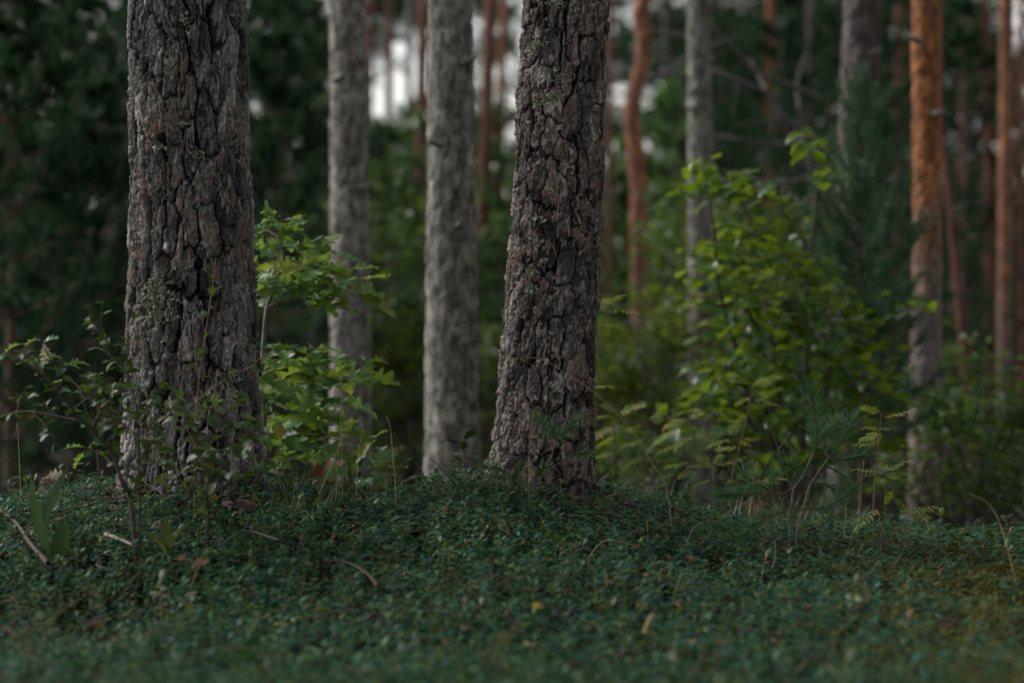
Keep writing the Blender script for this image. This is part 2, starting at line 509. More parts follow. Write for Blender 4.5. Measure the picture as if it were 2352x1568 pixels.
# ------------------------------------------------------------------ the two sharp pines
def big_pine(label, Y, table, Nu, vz, seed, furrow, mat, lich, knots, upper_lean, scales, flat):
    py = np.array([t[0] for t in table], float)
    cx = np.array([(t[1] + t[2]) / 2 for t in table])
    wd = np.array([(t[2] - t[1]) for t in table])
    zt = CAM_Z - (py - 784) * Y / FOC
    o_ = np.argsort(zt)
    zt, cxw, rr = zt[o_], ((cx - 1176) * Y / FOC)[o_], (wd * Y / FOC / 2)[o_]
    rr = rr - .004
    zb = gzf(float(cxw[0]), Y) - .05
    base = Vector((float(cxw[0]), Y, gzf(float(cxw[0]), Y)))
    root = thing('pine_tree', base, label, 'tree', 'big sharp pines in front')
    def axis(z):
        x = np.interp(z, zt, cxw)
        r = np.interp(z, zt, rr)
        x = np.where(z > zt[-1], cxw[-1] + (z - zt[-1]) * upper_lean, x)
        r = np.where(z > zt[-1], rr[-1] * np.clip(1 - (z - zt[-1]) / 17., .12, 1), r)
        return x, r
    # grid: fine on the front 235 degrees, coarse behind
    R0 = float(np.mean(rr))
    half = math.radians(117)
    nf = int(2 * half * R0 / .0021)
    th = np.concatenate([np.linspace(-half, half, nf), np.linspace(half, 2 * PI - half, 26)[1:-1]])
    nt_ = len(th)
    z = np.arange(zb, zt[-1] + .10, .0024)
    nz = len(z)
    TH, Z = np.meshgrid(th, z)
    U = (TH % (2 * PI)) / (2 * PI) * Nu
    Vv = Z * vz
    # warps: large for wandering cracks, fine for ragged edges
    U1 = U + .55 * (fbm(U * .8, Vv * .9, seed + 31, None, 3) - .5) + .42 * (fbm(U * 3, Vv * 4, seed + 37, None, 4) - .5)
    V1 = Vv + .6 * (fbm(U * .9 + 9, Vv * .8, seed + 41, None, 3) - .5) + .5 * (fbm(U * 3 + 3, Vv * 4, seed + 43, None, 4) - .5)
    f1, f2, cid, ox, oy, sx_, sy_, cid2 = voronoi(U1, V1, seed, None, .9, True)
    e = f2 - f1
    hz = lambda k: _h(cid // 100003, cid % 100003, seed + k)
    # cracks run mostly upright; level joints are steps where one plate overlaps the next
    orient = np.abs(ox - sx_) / (np.hypot(ox - sx_, (oy - sy_) * Nu / (2 * PI * R0) / vz) + 1e-6)
    pair = _h(cid + cid2, np.abs(cid - cid2), seed + 2)
    wide = .02 + furrow * pair ** 2 * (.35 + .65 * orient)
    mask = sstep(wide * .25, wide * 1.5, e)
    off = (hz(5) - .5) * .011 * flat
    tilt = ((hz(6) - .5) * ox * .018 + (hz(7) - .2) * oy * .018) * flat
    soft = sstep(0, .25, e) * .0045
    dep = -.019 * (1 - mask) * (.28 + 1.1 * pair * orient) + soft
    # flakes: two layers of thin scales with stepped edges
    fa1, fa2, ca, ax_, ay_ = voronoi(U1 * scales[0] + 2.2 * (fbm(U * 5, Vv * 5, seed + 51, None, 3) - .5), V1 * scales[1] + 2.2 * (fbm(U * 5 + 7, Vv * 5, seed + 53, None, 3) - .5), seed + 60)
    ha = _h(ca // 100003, ca % 100003, seed + 61)
    fb1, fb2, cb, bx_, by_ = voronoi(U1 * scales[0] * 2.6, V1 * scales[1] * 2.4 + .8 * fbm(U * 9, Vv * 9, seed + 57, None, 2), seed + 70)
    hb = _h(cb // 100003, cb % 100003, seed + 71)
    fl = (np.floor(ha * 4) / 4 * .0098 + ay_ * .0025 * (ha - .2)) + (hb - .5) * .003 + by_ * .0012
    fl = fl - .0042 * (1 - sstep(.0, .13, fa2 - fa1))
    rough = (fbm(U * 14, Vv * 8, seed + 81, None, 4) - .5) * .006
    h = off + tilt * mask + dep + fl * (.3 + .7 * mask) + rough
    h = h + .010 * (fbm(U * .5 + 3, Vv * .3, seed + 91, None, 2) - .5) + .006 * (fbm(U * 1.1 + 3, Vv * .4, seed + 93, None, 3) - .5) - .003
    AX, AR = axis(Z)
    tone = np.clip(.06 + .62 * mask * (.25 + .55 * ha + .3 * hb) + .2 * (hz(9) - .5) + .55 * (fbm(U * .8, Vv * .7, seed + 95, None, 3) - .5), 0, .84)  # tone falls towards the cracks between plates
    red = (fbm(U * .55 + 11, Vv * .5, seed + 97, None, 3) > .55) & (ha > .7) & (mask > .5)
    tone = np.where(red, .86 + .14 * hb, tone)
    # knots
    for kx, ky, kr, kd in knots:
        p = P(kx, ky, Y)
        xx, r_ = axis(np.array([p.z]))
        kth = math.asin(max(-.95, min(.95, (p.x - xx[0]) / r_[0])))
        dd = np.sqrt(((TH - kth) * R0) ** 2 + ((Z - p.z) * .8) ** 2) / kr
        h = h - kd * np.exp(-dd ** 4) + .006 * np.exp(-((dd - 1.35) / .3) ** 2)
    flare = np.exp(-np.clip(Z - zb, 0, 9) / .11)
    Rr = AR + h + flare * (.018 + .035 * np.clip(np.sin(TH * 4 + seed) + .3 * np.sin(TH * 7 + 1), 0, 1))
    X = AX + Rr * np.sin(TH)
    Yy = Y - Rr * np.cos(TH)
    Vx = np.stack([X - base.x, Yy - base.y, Z - base.z], -1).reshape(-1, 3)
    I, J = np.meshgrid(np.arange(nz - 1), np.arange(nt_), indexing='ij')
    J2 = (J + 1) % nt_
    Q = np.stack([I * nt_ + J, I * nt_ + J2, (I + 1) * nt_ + J2, (I + 1) * nt_ + J], -1).reshape(-1, 4)
    cidf, maskf, tonef = cid.ravel(), mask.ravel(), tone.ravel()
    qc = cidf[Q]
    same = (qc == qc[:, :1]).all(1) & (maskf[Q].min(1) > .3)
    qth = np.abs(((TH.ravel()[Q[:, 0]] + PI) % (2 * PI)) - PI)
    front = qth < math.radians(95)
    isplate = same & front
    ids, cnt = np.unique(qc[isplate, 0], return_counts=True)
    ids = ids[np.argsort(-cnt)][:300]
    ids = ids[[cnt[np.searchsorted(np.unique(qc[isplate, 0]), q)] > 60 for q in ids]]
    keep = np.isin(qc[:, 0], ids) & isplate
    def sub(name, q, parent, extra=None):
        used, inv = np.unique(q, return_inverse=True)
        mb = MB()
        mb.add(Vx[used], inv.reshape(q.shape))
        tn = tonef[used]
        if extra is not None:
            mb.add(*extra)
            tn = np.concatenate([tn, np.full(len(extra[0]), .4)])
        me = mb.mesh(name, mat)
        a = me.attributes.new('tone', 'FLOAT', 'POINT')
        a.data.foreach_set('value', tn.astype(np.float32))
        return part(name, me, parent)
    # upper stem, out of the picture
    zu = np.linspace(z[-1] - .03, 14.5, 40)
    tu = np.linspace(0, 2 * PI, 28, endpoint=False)
    TU, ZU = np.meshgrid(tu, zu)
    au, ru = axis(ZU)
    ru = ru + .01 * (fbm(TU * 6, ZU * 8, seed, None, 3) - .5) - .012 * (ZU < zu[1])
    VU = np.stack([au + ru * np.sin(TU) - base.x, -ru * np.cos(TU), ZU - base.z], -1).reshape(-1, 3)
    I, J = np.meshgrid(np.arange(39), np.arange(28), indexing='ij')
    QU = np.stack([I * 28 + J, I * 28 + (J + 1) % 28, (I + 1) * 28 + (J + 1) % 28, (I + 1) * 28 + J], -1).reshape(-1, 4)
    trunk = sub('trunk', Q[~keep], root, (VU, QU))
    order = np.argsort(qc[keep, 0], kind='stable')
    qk, ck = Q[keep][order], qc[keep, 0][order]
    cuts = np.nonzero(np.diff(ck))[0] + 1
    for q in np.split(qk, cuts):
        sub('bark_plate', q, trunk)
    # lichen tufts
    rng = np.random.default_rng(seed)
    for lx, ly, lrx, lry, n in lich:
        mb = MB()
        g = rng.normal(size=(n, 2)) * .55
        for a_, b_ in g:
            p = P(lx + a_ * lrx, ly + b_ * lry, Y)
            xx, r_ = axis(np.array([p.z]))
            s_ = (p.x - xx[0]) / r_[0]
            if abs(s_) > .999:
                s_ = .999 * np.sign(s_)
            t = math.asin(s_)
            row = min(max(int((p.z - zb) / .0024), 0), nz - 1)
            colm = int(np.argmin(np.abs(th - t)))
            rad = Rr[row, colm] + rng.uniform(.000, .006)
            nv = np.array([math.sin(t), -math.cos(t), 0.])
            c = np.array([AX[row, colm] + rad * nv[0], Y + rad * nv[1], p.z]) - np.array(base)
            nv = nrm(nv + rng.normal(size=3) * .55)
            a1 = nrm(np.cross(nv, rng.normal(size=3)))
            a2 = np.cross(nv, a1)
            rd = rng.uniform(.0022, .0052)
            ang = np.linspace(0, 2 * PI, 6, endpoint=False)
            k = rng.uniform(.7, 1.3, 6)
            ring = c + rd * k[:, None] * (np.cos(ang)[:, None] * a1 + np.sin(ang)[:, None] * a2) + nv * rng.uniform(-.001, .003, 6)[:, None]
            V = np.concatenate([[c - nv * .001], ring])
            mb.add(V, [[0, q + 1, (q + 1) % 6 + 1] for q in range(6)])
        part('lichen_patch', mb.mesh('lichen_patch', M['lichen'], False), root, kind='stuff')
    return root, base, axis

LT1 = [(375, 655, 26, 22, 150), (392, 708, 32, 36, 330), (352, 690, 10, 14, 30), (428, 612, 14, 10, 60), (461, 561, 9, 6, 22), (388, 348, 12, 8, 36), (466, 362, 14, 12, 60),
       (440, 296, 12, 6, 30), (360, 300, 7, 9, 20), (534, 272, 9, 9, 26), (412, 175, 9, 14, 40), (448, 66, 8, 20, 36), (360, 915, 12, 14, 50), (545, 868, 10, 18, 60),
       (592, 935, 8, 12, 50), (549, 930, 6, 22, 50), (580, 640, 6, 30, 50), (584, 780, 6, 24, 50), (400, 780, 7, 6, 18), (470, 425, 9, 20, 24), (556, 1040, 18, 30, 60), (460, 712, 10, 6, 24),
       (566, 98, 5, 14, 30)]
LT2 = [(1236, 113, 16, 12, 70), (1282, 190, 15, 22, 120), (1262, 232, 17, 12, 80), (1238, 246, 14, 10, 50), (1233, 565, 9, 14, 45), (1226, 628, 8, 16, 60), (1222, 664, 11, 10, 55),
       (1163, 812, 6, 9, 30), (1160, 730, 4, 28, 70), (1267, 883, 6, 6, 20), (1292, 561, 9, 5, 22), (1250, 603, 8, 6, 22), (1229, 1030, 7, 9, 22), (1260, 690, 6, 10, 20), (1280, 20, 30, 10, 50),
       (1268, 436, 5, 7, 14), (1140, 1040, 8, 14, 40), (1238, 510, 10, 12, 40), (1265, 768, 6, 4, 12)]
T1, T1B, T1A = big_pine('thick grey furrowed pine trunk with the largest lichen patches, behind the dark shrub', 6.4,
    [(-60, 296, 562), (0, 297, 563), (200, 299, 566), (400, 301, 574), (600, 297, 580), (800, 293, 588), (950, 290, 597), (1050, 285, 603), (1140, 276, 614), (1200, 262, 628)],
    21, 6.8, 3, .2, M['bark_a'], LT1, [(398, 606, .020, .03), (395, 100, .012, .008)], -.004, (2.3, 2.6), .6)
T2, T2B, T2A = big_pine('leaning flaky pine trunk standing on the leafy mound with a small pine at its foot', 6.5,
    [(-60, 1206, 1397), (0, 1203, 1396), (200, 1195, 1390), (400, 1185, 1383), (600, 1169, 1377), (800, 1155, 1370), (950, 1143, 1365), (1050, 1130, 1360), (1130, 1119, 1358), (1200, 1108, 1360)],
    15, 9.0, 20, .15, M['bark_b'], LT2, [(1300, 5, .02, .02)], .03, (2.2, 2.4), .36)

# ------------------------------------------------------------------ crowns for tall pines (needle clumps on limbs)
def pine_crown_mesh(name, seed, H, R, nl, per, mat, limbs=26, w=.012, nlen=.11):
    rng = np.random.default_rng(seed)
    mb = MB()
    P0, D, LN = [], [], []
    for k in range(limbs):
        hz = (k + .5) / limbs
        a = rng.uniform(0, 2 * PI)
        L = R * (1 - .75 * hz ** 1.6) * rng.uniform(.55, 1.1)
        el = rng.uniform(-.1, .5)
        st = np.array([0, 0, hz * H])
        d = np.array([math.cos(a) * math.cos(el), math.sin(a) * math.cos(el), math.sin(el)])
        pts = [st + d * L * t + np.array([0, 0, .12 * L * math.sin(t * 3)]) for t in np.linspace(0, 1, 5)]
        tube(mb, pts, [.03 * L / R + .006, .006], 4, 1, cap=False)
        for q in range(nl):
            t = rng.uniform(.3, 1) ** .8
            b = st + d * L * t + np.array([0, 0, .12 * L * math.sin(t * 3)])
            sd_ = nrm(d * .5 + rng.normal(size=3) * .6 + np.array([0, 0, .25]))
            ll = rng.uniform(.15, .4) * (.5 + .5 * L / R)
            P0.append(b + sd_ * .03)
            D.append(sd_)
            LN.append(ll)
    needles(mb, P0, D, LN, per, nlen, w, rng)
    return mb.mesh(name, [mat, M['bark_young']], False)

CROWNS = [pine_crown_mesh('crown', 100 + k, 5.5, 2.3, 26, 22, M['needle_far'], w=.016, nlen=.13) for k in range(3)]
def crown_on(root, x, y, z, k, s=1., sz=1.):
    Mx = Matrix.Translation(Vector((x, y, z)) - root.location) @ Matrix.Rotation(k * 2.3, 4, 'Z') @ Matrix.Diagonal((s, s, s * sz, 1))
    return part('crown', CROWNS[k % 3], root, Mx)
crown_on(T1, T1B.x - .05, 6.4, 7.5, 0, 1.1)
crown_on(T2, T2B.x + .45, 6.5, 7.8, 1, 1.1)

# ------------------------------------------------------------------ the softer trunks behind
def trunk_mesh(path, radii, base, mat, seed, amp=.006, nth=40, dz=.012, vis_top=None):
    zs = path[:, 2]
    zt = vis_top if vis_top else zs[-1]
    z = np.concatenate([np.arange(zs[0], min(zt, zs[-1]), dz), np.linspace(min(zt, zs[-1] - .01), zs[-1], 24)])
    x, y = np.interp(z, zs, path[:, 0]), np.interp(z, zs, path[:, 1])
    r = np.interp(z, zs, radii)
    th = np.linspace(0, 2 * PI, nth, endpoint=False)
    TH, Z = np.meshgrid(th, z)
    rm = float(np.mean(radii))
    U = TH * rm / .035
    f1, f2, cid, ox, oy = voronoi(U + .8 * fbm(U, Z * 12, seed + 5, None, 2), Z * 10 + .8 * fbm(U + 5, Z * 12, seed + 6, None, 2), seed)
    h = amp * 1.3 * (sstep(.02, .3, f2 - f1) - .6) + amp * .9 * (_h(cid // 100003, cid % 100003, seed) - .5) + amp * (fbm(U * 3, Z * 40, seed + 9, None, 3) - .5)
    R = r[:, None] + h
    V = np.stack([x[:, None] + R * np.cos(TH) - base.x, y[:, None] + R * np.sin(TH) - base.y, Z - base.z], -1).reshape(-1, 3)
    n = len(z)
    I, J = np.meshgrid(np.arange(n - 1), np.arange(nth), indexing='ij')
    Q = np.stack([I * nth + J, I * nth + (J + 1) % nth, (I + 1) * nth + (J + 1) % nth, (I + 1) * nth + J], -1).reshape(-1, 4)
    mb = MB()
    mb.add(V, Q)
    me = mb.mesh('trunk', mat)
    hc = _h(cid // 100003, cid % 100003, seed + 3)
    tn = np.clip(.15 + .5 * hc * sstep(.02, .25, f2 - f1) + .7 * (fbm(U * 1.5, Z * 22, seed + 12, None, 3) - .4), 0, 1)
    a = me.attributes.new('tone', 'FLOAT', 'POINT')
    a.data.foreach_set('value', tn.ravel().astype(np.float32))
    return me

def pine_by_px(label, Y, tab, mat, seed, group, amp=.006, H=13., crown_z=8., cs=.95, nth=40, dz=.012, crown=True):
    tab = sorted(tab, key=lambda t: -t[0])                # lowest in the picture first
    pts = [P(t[1], t[0], Y) for t in tab]
    rad = [t[2] * Y / FOC / 2 for t in tab]
    bx = pts[0].x
    g = gzf(bx, Y)
    path, rr = [], []
    if pts[0].z > g - .05:
        lean = (pts[0].x - pts[1].x) / max(pts[0].z - pts[1].z, -9) if len(pts) > 1 and pts[0].z != pts[1].z else 0
        path.append((pts[0].x + lean * (g - .08 - pts[0].z), Y, g - .08))
        rr.append(rad[0] * 1.08)
    for p, r in zip(pts, rad):
        if p.z > g - .07:
            path.append((p.x, p.y, p.z))
            rr.append(r)
    vt = path[-1][2] + .1
    tx = path[-1][0] + (path[-1][0] - path[-2][0]) * .5
    path += [(tx, Y, vt + 2), (tx + random.uniform(-.3, .3), Y, H)]
    rr += [rr[-1] * .9, rr[-1] * .3]
    base = Vector((path[0][0], Y, g))
    root = thing('pine_tree', base, label, 'tree', group)
    part('trunk', trunk_mesh(np.array(path), np.array(rr), base, mat, seed, amp, nth, dz, vt), root)
    if crown:
        crown_on(root, path[-1][0], Y, crown_z, seed, cs)
    return root

G2 = 'mid-distance pine trunks'
MID = []
MID.append(pine_by_px('soft grey scaly pine trunk rising behind the oak sapling', 10.4, [(-40, 797, 82), (200, 801, 84), (500, 803, 88), (850, 805, 92), (1070, 806, 96)], M['bark_grey'], 31, G2, .005))
MID.append(pine_by_px('pale grey mottled pine trunk between the oak sapling and the leaning flaky pine', 8.9, [(-40, 1034, 102), (200, 1035, 104), (450, 1036, 110), (700, 1037, 118), (950, 1038, 122), (1100, 1038, 130)], M['bark_grey'], 32, G2, .0055))
MID.append(pine_by_px('slim grey pine trunk with its foot hidden by the broad-leaved bush', 12.5, [(-40, 1605, 52), (300, 1607, 53), (600, 1608, 55), (980, 1610, 60), (1090, 1610, 64)], M['bark_grey'], 33, G2, .006))
MID.append(pine_by_px('dark grey pine trunk rising behind the tip of the young blue-green pine', 11., [(-40, 1984, 88), (200, 1974, 84), (400, 1966, 84), (700, 1958, 88), (1150, 1950, 98)], M['bark_dark'], 34, G2, .008))
MID.append(pine_by_px('bright orange-barked pine trunk turning grey below, right of the young blue-green pine', 10.8, [(-40, 2126, 64), (200, 2128, 63), (450, 2129, 64), (700, 2128, 66), (1160, 2122, 74)], M['bark_orange'], 35, G2, .006))

def stub(root, px, py, Y, dx, dz, L=.03, r=.010):
    p = P(px, py, Y) - root.location
    mb = MB()
    d = np.array([dx, -.55, dz]) / np.linalg.norm([dx, -.55, dz])
    tube(mb, [np.array(p) - d * .03, np.array(p) + d * L * .5, np.array(p) + d * L + np.array([0, 0, .006])], [r * 1.5, r * .9, r * .7], 7, rough=.3)
    part('branch_stub', mb.mesh('branch_stub', M['stem_pale']), root)
for q_ in ((0, 778, 180, .6, .3), (0, 836, 430, 1, .2), (0, 790, 640, -.3, .2), (1, 1075, 140, .9, .3), (1, 1000, 330, -.8, .2), (1, 1050, 520, .3, .2), (2, 1586, 250, -1, .2), (2, 1628, 140, 1, .1), (2, 1604, 420, .1, .2), (3, 2010, 120, 1, .3), (4, 2156, 260, 1, .2), (4, 2100, 90, -1, .3)):
    stub(MID[q_[0]], q_[1], q_[2], MID[q_[0]].location.y - (.09 if q_[0] != 2 else .055), q_[3], q_[4])
G3 = 'far reddish pine trunks'
far_pines = [
    ('thin copper-orange pine trunk nearest the right picture edge', 16, [(-40, 2312, 31), (300, 2310, 31), (600, 2308, 32), (1000, 2304, 34)], 'bark_copper'),
    ('thin dull red pine trunk just left of the copper-orange one', 19, [(-40, 2260, 20), (300, 2268, 21), (600, 2273, 22), (1000, 2276, 24)], 'bark_red'),
    ('thin copper pine trunk half hidden at the right picture edge', 18, [(-40, 2347, 12), (300, 2345, 13), (900, 2346, 15)], 'bark_red'),
    ('slanting thin red-brown stem right of the bright orange pine', 14, [(300, 2160, 13), (420, 2176, 15), (600, 2194, 18), (860, 2222, 22), (1000, 2234, 23)], 'bark_red'),
    ('red-brown pine trunk close left of the pale mottled pine', 22, [(-40, 973, 24), (300, 967, 24), (700, 962, 26)], 'bark_red'),
    ('red-brown pine trunk leaning between the pale mottled pine and the flaky pine', 20, [(-40, 1128, 27), (300, 1117, 28), (600, 1106, 30), (1000, 1095, 33)], 'bark_red'),
    ('light brown thin pine trunk beside the leaning red-brown one', 24, [(-40, 1160, 18), (220, 1151, 20), (600, 1143, 24), (900, 1138, 26)], 'bark_copper'),
    ('very thin dark stem against the bright sky gap', 26, [(-40, 898, 12), (200, 895, 13), (500, 892, 15)], 'bark_dark'),
    ('pale thin far trunk left of the pale mottled pine', 27, [(150, 940, 14), (480, 935, 16), (800, 934, 18)], 'bark_grey'),
    ('crooked orange pine trunk with bent upper stem right of the flaky pine', 16, [(-40, 1492, 34), (30, 1470, 38), (90, 1480, 36), (150, 1476, 34), (210, 1458, 35), (270, 1450, 38), (340, 1460, 40), (430, 1468, 42), (800, 1472, 46)], 'bark_copper'),
    ('thin dark red trunk touching the right side of the flaky pine', 21, [(-40, 1403, 14), (400, 1400, 15), (800, 1398, 16)], 'bark_red'),
    ('thin brown stem at the left picture edge', 18, [(-40, 9, 13), (400, 10, 14), (900, 12, 16)], 'bark_red'),
    ('thin grey-brown stem between the thick pine and the soft grey pine', 20, [(-40, 671, 11), (300, 669, 12), (800, 668, 14)], 'bark_dark'),
    ('short-looking pinkish far trunk behind the bare dead branches', 24, [(-40, 1770, 20), (300, 1767, 22), (700, 1765, 24)], 'bark_copper'),
    ('dark far trunk behind the young blue-green pine crown', 22, [(-40, 1862, 16), (400, 1858, 18), (900, 1856, 20)], 'bark_dark'),
    ('dark brown far trunk just left of the bright orange pine', 20, [(-40, 2066, 18), (300, 2064, 19), (800, 2062, 20)], 'bark_red'),
    ('brown far trunk between the slanting stem and the dull red pine', 23, [(-40, 2214, 13), (560, 2210, 15), (1000, 2208, 17)], 'bark_red'),
    ('thin dark stem deep in the left thicket', 16, [(-40, 88, 7), (600, 86, 9), (1000, 88, 10)], 'bark_young'),
    ('thin red stem seen behind the soft grey pine', 25, [(-40, 852, 12), (100, 850, 12), (600, 848, 14)], 'bark_red'),
    ('thin far stem low between the two grey mid pines', 24, [(300, 893, 16), (520, 891, 18), (900, 889, 20)], 'bark_red'),
    ('dark thin stem in the sky gap beside the crooked orange pine', 27, [(-40, 1530, 12), (400, 1527, 14), (800, 1526, 15)], 'bark_dark'),
]
for k, (lb, Y, tab, mt) in enumerate(far_pines):
    pine_by_px(lb, Y, tab, M[mt], 50 + k, G3, .004, H=14 + (k % 4), crown_z=10.5 + (k % 3), cs=.6, nth=16, dz=.03)

# ------------------------------------------------------------------ young pines (thicket)
def young_pine(seed, H, R, whorl, needle_len, w, per, mat, dens=7, skirt=.06):
    rng = np.random.default_rng(seed)
    t = MB()
    wob = rng.normal(size=2) * .02 * H
    axis = lambda z: np.array([wob[0] * math.sin(z / H * 3), wob[1] * math.sin(z / H * 2.4), z])
    tube(t, [axis(H * q) for q in np.linspace(0, 1, 9)], [.012 * H + .004, .004], 7, cap=False)
    c = MB()
    P0, D, LN = [], [], []
    z = skirt * H
    while z < H * .97:
        f = z / H
        n = rng.integers(4, 7)
        a0 = rng.uniform(0, 2 * PI)
        for k in range(n):
            a = a0 + 2 * PI * k / n + rng.normal() * .25
            L = R * ((1 - f) ** .75 + .08) * rng.uniform(.6, 1.15)
            el = rng.uniform(.2, .75) * (.5 + f)
            d = np.array([math.cos(a) * math.cos(el), math.sin(a) * math.cos(el), math.sin(el)])
            st = axis(z)
            bend = lambda q: st + d * L * q + np.array([0, 0, .18 * L * q * q])
            tube(c, [bend(q) for q in np.linspace(0, 1, 4)], [.005 + .008 * L, .003], 3, 1, cap=False)
            for q in range(dens):
                s = rng.uniform(.25, 1.)
                dd = nrm(d + rng.normal(size=3) * .55 + np.array([0, 0, .3]))
                P0.append(bend(s)); D.append(dd); LN.append(L * rng.uniform(.18, .4))
            P0.append(bend(.75)); D.append(nrm(d + np.array([0, 0, .36]))); LN.append(L * .35)
        z += H * whorl * rng.uniform(.8, 1.2)
    P0.append(axis(H * .9)); D.append(np.array([0, 0, 1.])); LN.append(H * .1)
    needles(c, P0, D, LN, per, needle_len, w, rng)
    return t.mesh('trunk', M['bark_young']), c.mesh('crown', [mat, M['bark_young']], False)

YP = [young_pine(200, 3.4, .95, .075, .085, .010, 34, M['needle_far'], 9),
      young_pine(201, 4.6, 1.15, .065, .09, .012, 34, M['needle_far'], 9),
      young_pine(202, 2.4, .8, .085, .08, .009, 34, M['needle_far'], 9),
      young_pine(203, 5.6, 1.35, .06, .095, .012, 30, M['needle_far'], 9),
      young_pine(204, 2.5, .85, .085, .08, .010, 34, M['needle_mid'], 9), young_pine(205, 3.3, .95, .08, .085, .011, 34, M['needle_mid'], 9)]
def place_young(k, x, y, s, rot, label, group, cat='young tree'):
    root = thing('young_pine', (x, y, gzf(x, y) - .02), label, cat, group)
    for nm, me in zip(('trunk', 'crown'), YP[k]):
        part(nm, me, root, Matrix.Rotation(rot, 4, 'Z') @ Matrix.Diagonal((s, s, s, 1)))
    return root
GT = 'young pines of the dark thicket'
rng = np.random.default_rng(5)
YP_H = (3.4, 4.6, 2.4, 5.6, 2.5, 3.3)
def fit(k, Y, s):
    return min(s, (.141 * Y + 1.2) / YP_H[k])
left_spots = [(-330, 16, 3, 1.), (-260, 13.5, 1, 1.), (-40, 15, 3, 1.), (90, 18, 1, 1.15), (170, 14, 0, 1.2), (260, 20, 3, 1.), (330, 17, 1, 1.1), (420, 21, 3, 1.), (520, 23, 3, 1.), (600, 17.5, 1, 1.0), (640, 24, 3, .9),  # first pine is unseen, added past the left edge to shade the thicket
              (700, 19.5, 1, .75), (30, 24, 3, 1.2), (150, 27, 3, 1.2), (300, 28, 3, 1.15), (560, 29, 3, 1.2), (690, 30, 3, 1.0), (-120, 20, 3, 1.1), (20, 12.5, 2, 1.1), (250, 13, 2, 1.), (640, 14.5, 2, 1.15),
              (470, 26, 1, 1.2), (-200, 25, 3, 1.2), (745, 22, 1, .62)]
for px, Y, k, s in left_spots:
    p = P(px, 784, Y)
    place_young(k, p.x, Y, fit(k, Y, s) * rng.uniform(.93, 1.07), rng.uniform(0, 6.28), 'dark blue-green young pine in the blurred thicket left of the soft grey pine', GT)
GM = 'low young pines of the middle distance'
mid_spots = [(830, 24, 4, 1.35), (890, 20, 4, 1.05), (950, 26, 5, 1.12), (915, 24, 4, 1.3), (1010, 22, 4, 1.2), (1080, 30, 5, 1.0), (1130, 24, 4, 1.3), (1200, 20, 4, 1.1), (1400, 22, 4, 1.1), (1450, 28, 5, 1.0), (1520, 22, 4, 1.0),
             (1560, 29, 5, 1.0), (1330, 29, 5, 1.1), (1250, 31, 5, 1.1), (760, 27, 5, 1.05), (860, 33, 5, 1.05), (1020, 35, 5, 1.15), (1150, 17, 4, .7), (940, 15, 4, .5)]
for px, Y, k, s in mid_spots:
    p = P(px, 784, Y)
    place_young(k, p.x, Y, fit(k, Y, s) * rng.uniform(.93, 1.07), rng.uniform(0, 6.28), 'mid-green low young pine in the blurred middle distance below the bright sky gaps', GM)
GR = 'young pines behind the right-hand trunks'
right_spots = [(1600, 25, 5, 1.2), (1700, 24, 1, .9), (1780, 25, 1, .95), (1560, 22, 4, 1.25), (1640, 30, 1, 1.1), (1720, 36, 3, 1.1), (1660, 22, 3, .72), (1740, 27, 3, .75), (1820, 20, 1, 1.0), (1900, 24, 3, 1.1), (1960, 18, 1, 1.1), (2060, 22, 3, 1.1), (2150, 26, 3, 1.2), (2200, 19, 1, 1.2), (2260, 28, 3, .75), (2330, 23, 1, .72),
               (2420, 20, 3, 1.), (2480, 27, 3, 1.2), (1860, 30, 3, 1.2), (2000, 31, 3, 1.3), (1700, 33, 3, .95), (2120, 33, 3, 1.4)]
for px, Y, k, s in right_spots:
    p = P(px, 784, Y)
    place_young(k, p.x, Y, fit(k, Y, s) * rng.uniform(.93, 1.07), rng.uniform(0, 6.28), 'dim green young pine in the shade behind the orange and grey trunks at the right', GR)

# unseen pines added to shade the right and rear; light comes from the left
for k, (x_, y_, q_, s_) in enumerate([(2.9, 3.2, 3, .9), (4.2, 6.2, 3, 1.1), (4.6, 1.0, 3, 1.1), (6.4, 4.0, 3, 1.3), (5.6, 9.6, 3, 1.2), (7.5, 7.5, 3, 1.4), (3.6, -2.2, 3, 1.2), (1.2, -4.5, 3, 1.2), (-1.8, -5.5, 3, 1.1), (7.8, .5, 3, 1.4), (4.8, -5, 3, 1.3)]):
    place_young(q_, x_, y_, s_, k * 1.3, 'unseen bushy young pine added right of and behind the viewpoint as shade', 'added shading pines around the viewpoint')

